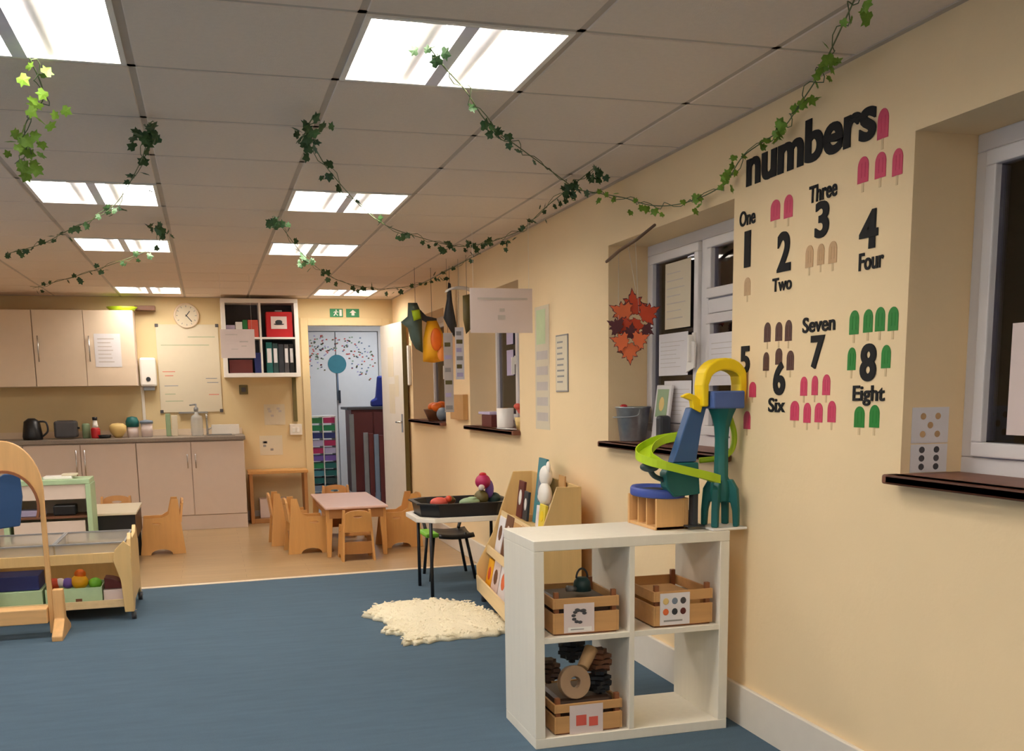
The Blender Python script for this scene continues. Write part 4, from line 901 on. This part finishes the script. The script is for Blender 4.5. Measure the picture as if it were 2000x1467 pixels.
# small dark figure on crate 1
t = thing('toy_watering_can', 'small dark green toy watering can resting in the upper left crate', 'toy', (1.30, 3.56, .55))
MB().lathe([(0, 0), (.035, 0), (.03, .035), (.02, .05), (0, .05)], (1.30, 3.56, .55)).build('body', 'dark_teal', t); MB().tube(arcp := [(1.30+.022*math.cos(a/10*PI), 3.56, .598+.035*math.sin(a/10*PI)) for a in range(11)], .004).build('handle', 'charcoal', t)
MB().cyl((1.27, 3.55, .56), (1.235, 3.54, .565), .010, .012).build('spout', 'grey', t)
b = MB(); b.box(1.17, 1.385, 3.46, 3.72, .43, .535); single('crate_filling', b, 'cone', 'dark heap of loose parts filling the upper left crate', 'loose parts', bevel=.02)
b = MB(); b.box(1.555, 1.755, 3.46, 3.74, .43, .52); single('crate_filling', b, 'cardboard', 'pale heap of loose parts filling the upper right crate', 'loose parts', bevel=.02)
# log ring and loose parts
def leanring(c, R, r, th, m_, label):
    T = frame(c, (1, .12, 0), (0, .25, 1)); n = 32
    rings = [[((R if k in (0, 3) else r)*math.cos(2*PI*i/n), (R if k in (0, 3) else r)*math.sin(2*PI*i/n), (0 if k in (0, 1) else th)) for k in range(4)] for i in range(n)]
    return single('log_ring', MB().ring(rings, sm=False, closed=True, M=T), m_, label, 'log slice', bevel=.003)
leanring((1.235, 3.49, .222), .062, .020, .03, 'log', 'large pale log ring with a hole leaning in the lower left cube')
for k, (x, y, z, r, c, lb) in enumerate([(1.165, 3.56, .25, .045, 'cone', 'dark pine cone left of the log ring'), (1.28, 3.62, .31, .05, 'charcoal', 'black pine cone topmost behind the log ring'), (1.36, 3.55, .27, .05, 'brown', 'brown pine cone at the right of the lower cube heap'), (1.345, 3.50, .205, .045, 'black', 'black lump at the right of the log ring')]):
    b = MB()
    for q in range(6):
        zz = -r+2*r*q/5.5; rr = r*math.sqrt(max(.05, 1-(zz/r)**2))
        b.ring([[(x+rr*(1.15 if i % 2 else .8)*math.cos(2*PI*(i+q*.5)/12), y+rr*(1.15 if i % 2 else .8)*math.sin(2*PI*(i+q*.5)/12), z+zz+d) for i in range(12)] for d in (0, r*.28)], sm=False)
    single('pine_cone', b, c, lb, 'pine cone', 'loose parts heaped in the lower crate')
b = MB(); b.cyl((1.28, 3.50, .27), (1.33, 3.54, .33), .022, .026, n=12); single('log_piece', b, 'tan_lolly', 'short pale log piece leaning on top of the log ring', 'log piece', bevel=.002)
b = MB(); b.box(1.165, 1.39, 3.46, 3.71, .06, .165); single('crate_filling', b, 'cone', 'dark loose parts filling the lowest crate', 'loose parts', bevel=.02)

# pencil holder block with blue lid
t = thing('pencil_block', 'wooden block holder with a blue lid on the near cube shelf', 'holder', (1.62, 3.66, kz))
q0 = [(1.575, 3.50), (1.70, 3.52), (1.735, 3.66), (1.69, 3.78), (1.60, 3.78), (1.56, 3.66)]
b = MB(); z0, z1 = kz+.001, kz+.118
b.box(1.580, 1.695, 3.515, 3.53, z0, z1); b.box(1.695, 1.71, 3.515, 3.77, z0, z1); b.box(1.572, 1.71, 3.76, 3.775, z0, z1); b.box(1.575, 1.71, 3.515, 3.775, z0, z0+.012)
for y in (3.60, 3.68): b.box(1.577, 1.695, y, y+.008, z0, z1)
b.build('compartments', 'pine', t, bevel=.0015)
b = MB(); T = Matrix.Translation((1.64, 3.645, z1)) @ Matrix.Diagonal((.092, .155, 1, 1))
pts6 = arc(0, 0, 1, 1, 0, 345, 23)
b.ring([[(x*s_, y*s_, z) for x, y in pts6] for s_, z in ((.97, .0), (1.0, .006), (1.0, .026), (.95, .034), (.80, .030), (.72, .022))], M=T); b.build('lid', 'blue_lid', t)
b = MB(); b.ring([[(x*s_, y*s_, z) for x, y in pts6] for s_, z in ((.45, .0225), (.6, .0235))], M=T); b.build('lid_well', 'charcoal', t)

# ramp toy (rocket tower)
single('board', MB().box(1.765, 1.905, 3.42, 3.56, kz+.001, kz+.010), 'white', 'thin white board under the teal toy tower', 'board', bevel=.002)
bz = kz+.011
t = thing('ramp_toy', 'plastic ramp toy with teal tower, blue ramp, lime track and yellow arch', 'toy', (1.80, 3.49, bz))
cx, cy = 1.826, 3.485
b = MB(); b.lathe([(.0, .125), (.040, .125), (.043, .16), (.040, .19), (.028, .215), (.026, .35), (.030, .40), (.042, .44), (.058, .475), (.060, .49), (0, .49)], (cx, cy, bz-.03), 8)
b.build('tower', 'teal', t, bevel=.002)
for a in (45, 135, 225, 315):
    ca, sa = math.cos(math.radians(a)), math.sin(math.radians(a)); P = [(.012, .175), (.045, .175), (.066, .14), (.072, .06), (.072, .0), (.052, .0), (.048, .06), (.040, .09), (.012, .09)]
    T = frame((cx, cy, bz), (ca, sa, 0), (0, 0, 1)); b = MB(); b.ext(P, .026, M=T, z0=-.013); b.build('fin', 'teal', t, bevel=.004)
b = MB(); b.box(cx-.066, cx+.062, cy-.06, cy+.06, 1.214, 1.278); b.build('collar', 'blue_ramp', t, bevel=.006)
po = [(-.088, 1.222), (-.092, 1.30)]+arc(0, 1.325, .088, .072, 165, 15, 12)+[(.088, 1.30), (.080, 1.222), (.056, 1.222), (.060, 1.30)]+arc(0, 1.318, .058, .035, 20, 160, 10)+[(-.066, 1.30), (-.066, 1.222)]
b = MB(); b.ext(po, .075, M=frame((cx-.006, cy+.038, 0), (1, 0, 0), (0, 0, 1))); b.build('arch', 'yellow', t, bevel=.006)
b = MB(); b.ext([(1.665, 1.262), (1.69, 1.272), (1.715, 1.262), (1.745, 1.235), (1.735, 1.20), (1.705, 1.215), (1.70, 1.245), (1.665, 1.258)], .03, M=frame((0, cy+.02, 0), (1, 0, 0), (0, 0, 1))); b.build('flag', 'yellow', t, bevel=.003)
b = MB(); b.ext([(1.70, 1.218), (1.765, 1.225), (1.745, 1.15), (1.725, 1.02), (1.63, 1.018)], .05, M=frame((0, cy+.05, 0), (1, 0, 0), (0, 0, 1))); b.build('ramp', 'blue', t, bevel=.004)
b = MB(); b.ext([(1.625, 1.018), (1.732, 1.018), (1.74, .90), (1.635, .892), (1.605, .93), (1.60, .98)], .06, M=frame((0, cy+.055, 0), (1, 0, 0), (0, 0, 1))); b.build('ramp_housing', 'teal', t, bevel=.005)
b = MB(); b.box(1.715, 1.735, cy+.0, cy+.04, bz, .905); b.box(1.69, 1.76, cy-.01, cy+.05, bz, bz+.006); b.build('support_post', 'charcoal', t, bevel=.002)
tp = smooth([(1.70, cy+.08, 1.098), (1.62, cy+.09, 1.085), (1.555, cy+.07, 1.058), (1.525, cy+.02, 1.032), (1.555, cy-.04, 1.008), (1.63, cy-.06, .985), (1.72, cy-.065, .962), (1.775, cy-.06, .945)], 6)
b = MB(); rings = []
for i, p in enumerate(tp):
    d = tp[min(i+1, len(tp)-1)]-tp[max(i-1, 0)]; d.z = 0; d.normalize(); s_ = Vector((-d.y, d.x, 0)); u = Vector((0, 0, 1)); w_ = .030
    rings.append([tuple(p+s_*a+u*c) for a, c in ((-w_, .03), (-w_, 0), (w_, 0), (w_, .03), (w_-.004, .03), (w_-.004, .004), (-w_+.004, .004), (-w_+.004, .03))])
b.ring(rings, sm=False); b.build('track', 'lime', t)
b = MB(); b.ball((1.545, cy+.02, 1.005), (.035, .04, .018), 10); b.tube(smooth([(1.545, cy+.02, 1.0), (1.57, cy+.03, .97), (1.62, cy+.03, .95)]), .010); b.build('track_bracket', 'dark_teal', t)
b = MB(); b.tube(smooth([(cx+.04, cy+.03, 1.20), (cx+.068, cy+.03, 1.12), (cx+.06, cy+.03, 1.06), (cx+.02, cy+.035, 1.03), (cx-.06, cy+.06, 1.02)]), .011); b.build('rear_chute', 'lime', t)
b = MB(); b.ball((1.775, 3.66, kz+.028), (.03, .03, .027), 8); b.ball((1.78, 3.70, kz+.02), (.02, .02, .02), 8)
single('pebbles', b, 'grey', 'small grey green lump behind the blue lidded block', 'pebble')

# ================================================================== WINDOW SILL ITEMS
sz = SILL+.007
t = thing('metal_bucket', 'galvanised metal bucket on the brown sill of the middle window', 'bucket', (2.005, 4.79, sz)); c = (2.0, 4.74, sz)
MB().lathe([(0, 0), (.062, 0), (.064, .006), (.083, .158), (.087, .162), (.087, .168), (.08, .168), (.06, .01), (0, .01)], c, 28).build('pail', 'galvanised', t)
MB().tube(smooth([(c[0], c[1]+.085, sz+.155), (c[0]-.02, c[1]+.092, sz+.12), (c[0]-.09, c[1]+.03, sz+.118), (c[0]-.095, c[1]-.03, sz+.118), (c[0]-.02, c[1]-.092, sz+.125), (c[0], c[1]-.085, sz+.155)]), .003, 6).build('handle', 'galvanised', t)
MB().ball((c[0]-.02, c[1]+.07, sz+.168), (.02, .016, .012), 8).build('label_tag', 'red', t)
t = thing('photo_frame', 'white framed picture leaning behind the metal bucket', 'picture frame', (2.06, 4.50, sz)); T = frame((2.055, 4.62, sz), (0, -1, 0), (.12, 0, 1))
MB().box(0, .165, 0, .27, 0, .014, M=T).build('frame', 'upvc', t, bevel=.003); MB().box(.02, .145, .12, .25, .0141, .0152, M=T).build('picture', 'sage', t)
b = MB(); b.ball((.08, .18, .0155), (.03, .035, .001), 10, M=T); b.build('motif', 'yolk', t)
item_box('dark_bag', 1.99, 2.05, 4.40, 4.455, sz, sz+.13, 'charcoal', 'dark narrow pouch standing right of the picture frame on the sill', 'pouch', bevel=.015)
# leaf mobile on a branch
t = thing('leaf_mobile', 'orange paper maple leaves hanging on strings from a stick by the window', 'mobile', (1.87, 4.45, 1.95))
A, B_ = Vector((1.845, 4.70, 1.885)), Vector((1.86, 4.18, 1.975))
MB().tube([A, A.lerp(B_, .3)+Vector((0, 0, .006)), A.lerp(B_, .65)-Vector((0, 0, .004)), B_], [.007, .008, .007, .006], 8).build('stick', 'twig', t)
ML = [(0, 0), (.06, .02), (.10, -.02), (.24, .0), (.20, .08), (.36, .16), (.52, .14), (.48, .26), (.58, .36), (.34, .44), (.30, .52), (.38, .66), (.22, .66), (.16, .60), (.14, .78), (.08, .82), (0, 1.05)]
ML = ML+[(-x, y) for x, y in reversed(ML[1:-1])]
for k, (x, z, s_, a, c) in enumerate([(1.885, 1.625, .115, 5, 'maple'), (1.86, 1.615, .105, 62, 'maple2'), (1.91, 1.61, .10, -62, 'maple'), (1.885, 1.60, .085, 160, 'maple'), (1.86, 1.575, .09, 115, 'maple'), (1.80, 1.555, .075, 60, 'maple_dark'), (1.90, 1.565, .06, -125, 'maple_dark'), (1.83, 1.515, .07, -10, 'maple_dark'), (1.82, 1.49, .095, 185, 'maple2'), (1.81, 1.49, .085, 72, 'maple2'), (1.835, 1.495, .08, -65, 'maple2')]):
    T = frame((x-.005, 4.45-.012*k, z), (.88, -.2, 0), (0, 0, 1)) @ Matrix.Scale(.92, 4) @ Matrix.Rotation(math.radians(a), 4, 'Z') @ Matrix.Diagonal((s_, s_, 1, 1))
    lf = MB().ext(ML, .002, M=T).build('leaf', c, t)
    T2_ = T @ Matrix.Translation((0, .02, -.0015)) @ Matrix.Diagonal((1.13, 1.09, 1, 1)) @ Matrix.Translation((0, -.035, 0)); MB().ext(ML, .001, M=T2_).build('leaf_border', 'maple_dark', lf)
for x, z, f_ in ((1.885, 1.73, .45), (1.80, 1.60, .25), (1.90, 1.62, .6)):
    MB().cyl((1.85+.015*f_, 4.70-.52*f_, 1.885+.09*f_), (x, 4.44, z), .0009, n=5).build('string', 'white', t)
# sill 3 and 4 items
b = MB(); b.lathe([(0, 0), (.058, 0), (.058, .005), (.06, .135), (.052, .135), (.052, .012), (0, .012)], (1.985, 6.98, sz), 24)
t = thing('paper_roll', 'white paper towel roll standing on the far window sill', 'paper roll', (1.985, 6.98, sz)); b.build('roll', 'white', t)
MB().lathe([(.0, .13), (.02, .13), (.02, .137), (0, .137)], (1.985, 6.98, sz), 12).build('core', 'cardboard', t)
item_box('storage_box', 1.93, 2.05, 7.15, 7.42, sz, sz+.085, 'darkred', 'dark red brown box left of the white roll on the far sill', 'storage box')
item_box('storage_box', 1.93, 2.06, 7.20, 7.52, sz+.086, sz+.105, 'lavender', 'pale flat lid lying on the dark sill box', 'lid')
t = thing('flower_pot', 'small tan pot of red flowers at the right end of the far sill', 'potted flower', (1.99, 6.56, sz)); MB().lathe([(0, 0), (.045, 0), (.06, .08), (.052, .08), (0, .07)], (1.99, 6.56, sz)).build('pot', 'yolk', t)
random.seed(9)
for k in range(6): MB().ball((1.99+random.uniform(-.04, .04), 6.56+random.uniform(-.05, .05), sz+.11+random.uniform(-.02, .05)), (.026, .026, .02), 8).build('flower', random.choice(['coral', 'red', 'coral']), t)
t = thing('paper_sheet', 'small paper label card lying on the far sill edge', 'card', (1.93, 6.7, sz)); MB().box(1.885, 1.96, 6.60, 6.86, sz, sz+.003).build('card', 'paper', t)
for k, (y1, y0, z1, z0) in enumerate([(7.33, 7.16, 1.87, 1.62), (7.33, 7.16, 1.58, 1.40)]):
    b = MB(); b.box(XW+.1885, XW+.1895, y0, y1, z0, z1); single('window_paper', b, 'lavender', ['lilac sheet on the far window glass, upper one', 'lilac sheet on the far window glass, lower one'][k], 'paper sheet')
t = thing('basket_of_pumpkins', 'brown basket filled with orange gourds on the farthest window sill', 'basket', (1.99, 9.2, sz)); MB().lathe([(0, 0), (.08, 0), (.12, .09), (.125, .10), (.11, .10), (.07, .012), (0, .012)], (1.99, 9.25, sz)).build('basket', 'brown', t)
for k, (x, y, z) in enumerate([(1.97, 9.30, .12), (2.02, 9.20, .13), (1.97, 9.14, .12)]): MB().ball((x, y, sz+z), (.055, .06, .042), 12).build('gourd', 'orange', t)
single('bag', MB().ball((1.98, 8.98, sz+.06), (.05, .10, .06), 12), 'grey_blue', 'blue grey bundle on the farthest sill beside the gourds', 'bundle')
b = MB(); b.box(1.872, 1.912, 7.76, 8.20, 1.075, 1.268); single('cardboard_box', b, 'cardboard', 'tan cardboard panel fixed to the wall between the two far windows', 'card panel', bevel=.003)
# picture strips hanging near the far windows
for k, (x0, x1, z0, z1, m_, lb) in enumerate([(1.695, 1.765, 1.14, 1.72, 'ink_pale', 'left strip of small pictures hanging between the far windows'), (1.785, 1.85, 1.38, 1.76, 'paper', 'right strip of small pictures hanging between the far windows')]):
    t = thing('picture_strip', lb, 'picture strip', ((x0+x1)/2, 7.6, z0)); MB().box(x0, x1, 7.6, 7.6015, z0, z1).build('strip', m_, t)
    for q in range(6): MB().box(x0+.008, x1-.01-.008*(q % 2), 7.5985, 7.5998, z0+.02+q*(z1-z0)/6.3, z0+.05+q*(z1-z0)/6.3).build('picture', ['ink_grey', 'lavender', 'olive'][(q+k) % 3], t)
    MB().cyl(((x0+x1)/2, 7.6, z1), ((x0+x1)/2, 7.6, 2.25), .001, n=5).build('string', 'charcoal', t)
# cloth and paper hangings
def cloth(name, pts, y, m_, label, depth=.05, top=None):
    t = thing(name, label, 'hanging decoration', (sum(p[0] for p in pts)/len(pts), y, min(p[1] for p in pts)))
    mb = MB(); P = [Vector((x, y, z)) for x, z in pts]; c = sum(P, Vector())/len(P); n = len(P)
    v = P+[c+Vector((0, -depth, 0)), c+Vector((0, depth, 0))]
    mid = [P[i].lerp(c, .45)+Vector((0, -depth*.8*(1 if i % 2 else .5), 0)) for i in range(n)]; midb = [P[i].lerp(c, .45)+Vector((0, depth*.8, 0)) for i in range(n)]
    v = P+mid+midb+[c+Vector((0, -depth, 0)), c+Vector((0, depth, 0))]
    f = []
    for i in range(n):
        j = (i+1) % n; f += [(i, j, n+j, n+i), (n+i, n+j, 3*n), (j, i, 2*n+i, 2*n+j), (2*n+j, 2*n+i, 3*n+1)]
    mb.add(v, f, True); mb.build('cloth', m_, t)
    if top: MB().cyl((top[0], y, top[1]-.01), (top[0], y, H-.002), .0015, n=5).build('string', 'charcoal', t)
    return t
cloth('teal_hanging', [(1.553, 1.985), (1.625, 1.985), (1.66, 1.90), (1.66, 1.60), (1.605, 1.63), (1.565, 1.70), (1.545, 1.79), (1.49, 1.835), (1.545, 1.88)], 8.2, 'grey_green', 'grey green cloth hanging on a dark cord by the open door', top=(1.61, 1.98))
cloth('green_patch', [(1.565, 1.92), (1.63, 1.93), (1.64, 1.86), (1.58, 1.84)], 8.13, 'lime', 'small lime green cloth patch pinned on the grey green hanging', .012)
cloth('purple_hanging', [(1.62, 1.975), (1.70, 1.89), (1.79, 1.87), (1.79, 1.84), (1.72, 1.83), (1.66, 1.86)], 8.25, 'grey_dark', 'dark purple strap of cloth above the orange lantern', .02)
lt = cloth('paper_lantern', [(1.70, 1.845), (1.78, 1.85), (1.83, 1.74), (1.85, 1.60), (1.83, 1.535), (1.75, 1.52), (1.66, 1.53), (1.665, 1.70)], 8.2, 'amber', 'bright orange and yellow hanging cloth lantern near the open door', .07, top=(1.74, 1.85))
MB().ball((1.755, 8.125, 1.70), (.045, .02, .09), 12).build('orange_patch', 'orange', lt); MB().ball((1.80, 8.14, 1.59), (.035, .02, .06), 12).build('peach_patch', 'orange_soft', lt)
cloth('dark_hanging', [(1.845, 2.13), (1.865, 2.12), (1.875, 1.98), (1.905, 1.80), (1.885, 1.71), (1.83, 1.80), (1.80, 1.86), (1.83, 2.0)], 8.05, 'charcoal', 'tall dark slate cloth hanging right of the orange lantern', .03, top=(1.855, 2.13))
cloth('olive_hanging', [(1.80, 1.97), (1.865, 1.985), (1.88, 1.87), (1.86, 1.74), (1.82, 1.70), (1.80, 1.80)], 7.4, 'olive', 'olive dried plant bunch hanging beside the laminated sheet', .03, top=(1.83, 1.97))
b = MB(); b.ring([[(1.79+.10*math.cos(a), 7.42, 2.0+s_*math.sin(a)) for a in [PI*k/10 for k in range(11)]]+[(1.79+.10*math.cos(a)*.9, 7.42, 2.0+(s_-.018)*math.sin(a)) for a in [PI*(10-k)/10 for k in range(11)]] for s_ in (.04,)]*1+[[(1.79+.10*math.cos(a), 7.50, 2.0+.04*math.sin(a)) for a in [PI*k/10 for k in range(11)]]+[(1.79+.09*math.cos(a), 7.50, 2.0+.022*math.sin(a)) for a in [PI*(10-k)/10 for k in range(11)]]])
t = thing('white_hoop', 'white curved hoop above the olive plant bunch', 'hoop', (1.79, 7.45, 2.0)); b.build('hoop', 'white', t); MB().cyl((1.79, 7.46, 2.03), (1.79, 7.46, H-.002), .001, n=5).build('string', 'white', t)
single('wall_panel', MB().box(1.885, 1.912, 10.02, 10.10, 1.36, 1.74), 'white', 'narrow white upright fitting on the wall beside the open door', 'wall fitting', bevel=.006)

# ================================================================== LEFT SIDE
# trolley
t = thing('wooden_trolley', 'wooden toy trolley on castors with shelves and clear top tubs', 'trolley', (-.85, 6.6, 0))
for x, nm in ((-.50, 'end'), (-1.30, 'end')):
    P = [(6.27, .055), (6.33, .055), (6.40, .10), (6.80, .10), (6.87, .055), (6.93, .055), (6.90, .36), (6.86, .47), (6.80, .50), (6.74, .46), (6.46, .46), (6.40, .50), (6.34, .47), (6.30, .36)]
    MB().ext(P, .022, M=frame((x, 0, 0), (0, 1, 0), (0, 0, 1))).build('end_panel', 'birch', t, bevel=.004)
for x, d in ((-.50, 1), (-1.28, -1)):
    P = [(x-.03*d, .055), (x+.022*d, .055), (x+.022*d, .44), (x-.012*d, .47), (x-.062*d, .42), (x-.075*d, .36), (x-.04*d, .24)]
    MB().ext(P, .018, M=frame((0, 6.268, 0), (1, 0, 0), (0, 0, 1))).build('leg_board', 'birch', t, bevel=.003)
MB().box(-1.28, -.50, 6.31, 6.88, .075, .095).build('shelf', 'birch_edge', t, bevel=.003); MB().box(-1.28, -.50, 6.31, 6.325, .095, .12).build('shelf_lip', 'birch_edge', t)
MB().box(-1.28, -.50, 6.30, 6.318, .34, .40).build('front_rail', 'birch', t, bevel=.003); MB().box(-1.28, -.50, 6.88, 6.898, .10, .40).build('back_panel', 'birch', t, bevel=.003)
MB().box(-1.28, -.50, 6.58, 6.595, .34, .42).build('centre_rail', 'birch', t, bevel=.003)
for x in (-.485, -1.285):
    for y in (6.30, 6.90):
        b = MB(); b.cyl((x-.012, y, .027), (x+.012, y, .027), .026); b.build('castor_wheel', 'grey_dark', t); MB().box(x-.016, x+.016, y-.012, y+.012, .03, .057).build('castor_fork', 'chrome', t)
for k, x in enumerate((-1.27, -.885)):
    tt = thing('storage_tub', ['clear plastic tub in the left of the trolley top', 'clear plastic tub in the right of the trolley top'][k], 'tub', (x+.19, 6.6, .40), group='clear tubs in the trolley')
    b = MB(); b.box(x, x+.375, 6.32, 6.325, .36, .455); b.box(x, x+.375, 6.87, 6.875, .36, .455); b.box(x, x+.005, 6.325, 6.87, .36, .455); b.box(x+.37, x+.375, 6.325, 6.87, .36, .455); b.box(x, x+.375, 6.32, 6.875, .355, .36)
    b.build('tub', 'tub', tt)
    b = MB(); b.box(x-.004, x+.379, 6.30, 6.326, .452, .46); b.box(x-.004, x+.379, 6.869, 6.89, .452, .46); b.box(x-.004, x+.006, 6.326, 6.869, .452, .46); b.box(x+.369, x+.379, 6.326, 6.869, .452, .46); b.build('rim', 'grey', tt)
gz = .096
t = thing('toy_tub', 'sage green low tub of toys on the trolley lower shelf', 'tub', (-.80, 6.5, gz))
b = MB(); b.box(-.96, -.655, 6.34, 6.346, gz, gz+.10); b.box(-.96, -.655, 6.60, 6.606, gz, gz+.10); b.box(-.96, -.954, 6.346, 6.60, gz, gz+.10); b.box(-.661, -.655, 6.346, 6.60, gz, gz+.10); b.box(-.96, -.655, 6.34, 6.606, gz, gz+.006); b.build('tub', 'mint', t)
MB().box(-.80, -.765, 6.338, 6.3405, gz+.018, gz+.038).build('grip_hole', 'brown', t)
t = thing('toy_tub', 'sage green low tub at the left of the trolley shelf', 'tub', (-1.12, 6.5, gz)); MB().box(-1.26, -.975, 6.34, 6.60, gz, gz+.10).build('tub', 'mint', t, bevel=.004)
item_box('storage_box', -1.24, -.99, 6.36, 6.58, gz+.101, gz+.185, 'navy', 'dark blue box with white marks on the left green tub', 'box')
for k, (x, z, r, c, lb) in enumerate([(-.925, .20, .035, 'maple', 'orange brown toy at the left of the green tub'), (-.89, .205, .028, 'laminate_pink', 'pale pink toy ball in the green tub'), (-.85, .20, .032, 'purple', 'purple toy beside the yellow one in the tub'), (-.785, .205, .045, 'amber', 'large yellow toy in the middle of the green tub'), (-.70, .19, .035, 'lime_seat', 'green toy at the right of the green tub'), (-.78, .25, .03, 'orange', 'orange toy on top of the yellow toy')]):
    single('toy_piece', MB().ball((x, 6.46, z+.01), (r*1.1, r, r), 10), c, lb, 'toy', 'toys in the green tub')
t = thing('toy_box', 'white box holding a dark red half round toy on the trolley shelf', 'box', (-.58, 6.45, gz)); MB().box(-.65, -.515, 6.36, 6.56, gz, gz+.075).build('box_body', 'laminate_pink', t, bevel=.003)
b = MB(); b.ext([(-.645, gz+.076), (-.53, gz+.076)]+arc(-.645, gz+.076, .105, .065, 8, 90, 8), .12, M=frame((0, 6.52, 0), (1, 0, 0), (0, 0, 1))); single('toy_wedge', b, 'darkred', 'dark red quarter round toy standing in the white box', 'toy', bevel=.003)
# arch stand
t = thing('wooden_arch_stand', 'tall wooden play stand with a round topped opening at the left edge', 'play stand', (-1.12, 6.0, 0))
ox = -1.06
out = [(ox-.19, 0.02)]+[(ox-.19, .70)]+arc(ox, .80, .19, .268, 180, 0, 20)+[(ox+.19, .70), (ox+.19, .02), (ox+.165, .02)]+[(ox+.165, .66)]+arc(ox, .72, .165, .19, 0, 180, 18)+[(ox-.165, .02)]
b = MB(); b.ext(out, .03, M=frame((0, 6.0, 0), (1, 0, 0), (0, 0, 1))); b.build('arch_panel', 'pine', t, bevel=.004)
rim = arc(ox, .72, .167, .192, -20, 200, 22); rin = arc(ox, .72, .155, .178, 200, -20, 22)
b = MB(); b.ext(rim+rin, .05, M=frame((0, 6.01, 0), (1, 0, 0), (0, 0, 1))); b.build('arch_rim', 'crate_dark', t)
for x in (ox-.215, ox+.19):
    b = MB(); b.ext([(-.16, 0), (.20, 0), (.20, .03), (.05, .10), (.03, .26), (-.02, .26), (-.03, .1), (-.16, .03)], .055, M=frame((x, 5.99, 0), (0, 1, 0), (0, 0, 1)), z0=0); b.build('foot', 'pine', t, bevel=.006)
MB().box(ox-.165, ox+.163, 5.93, 6.05, .085, .165).build('low_shelf', 'pine_x', t, bevel=.004)
b = MB(); b.ext([(-1.20, .58), (-1.02, .60), (-.995, .76), (-1.0, .885), (-1.08, .885), (-1.2, .80)], .02, M=frame((0, 6.12, 0), (1, 0, 0), (0, 0, 1))); single('blue_cloth', b, 'blue', 'deep blue cloth hanging behind the wooden arch opening', 'cloth', bevel=.006)
# play kitchen
t = thing('play_kitchen', 'mint green wooden play kitchen with an open shelf in front of the cabinets', 'play kitchen', (-1.06, 8.0, 0))
MB().box(-1.42, -.84, 7.86, 8.18, .68, .715).build('top', 'mint', t, bevel=.004)
for x in (-1.42, -.87): MB().box(x, x+.035, 7.86, 8.18, 0, .68).build('side', 'mint', t, bevel=.003)
MB().box(-1.385, -.87, 8.16, 8.178, .02, .68).build('back', 'cabinet', t)
MB().box(-1.385, -.87, 7.87, 7.885, .575, .68).build('fascia', 'cabinet', t, bevel=.002)
MB().box(-1.385, -.87, 7.88, 8.15, .44, .455).build('shelf', 'brown', t); MB().box(-1.385, -.87, 7.87, 8.15, .02, .04).build('base', 'mint', t)
MB().box(-1.36, -.89, 7.885, 7.90, .06, .42).build('oven_door', 'cabinet', t, bevel=.003)
item_box('toy_pan', -1.10, -.95, 7.92, 8.05, .456, .53, 'black', 'black toy pan on the open play kitchen shelf', 'toy pan', bevel=.01)
item_box('toy_tray', -1.33, -1.16, 7.92, 8.05, .456, .50, 'lavender', 'pale toy tray on the left of the play kitchen shelf', 'toy tray', bevel=.006)
item_box('book_stack', -1.15, -.96, 7.93, 8.08, .7155, .735, 'white', 'white flat case on top of the play kitchen', 'case', bevel=.003)
item_box('book_stack', -1.03, -.93, 7.95, 8.06, .7355, .75, 'paper_warm', 'cream small case stacked on the white one', 'case', bevel=.003)
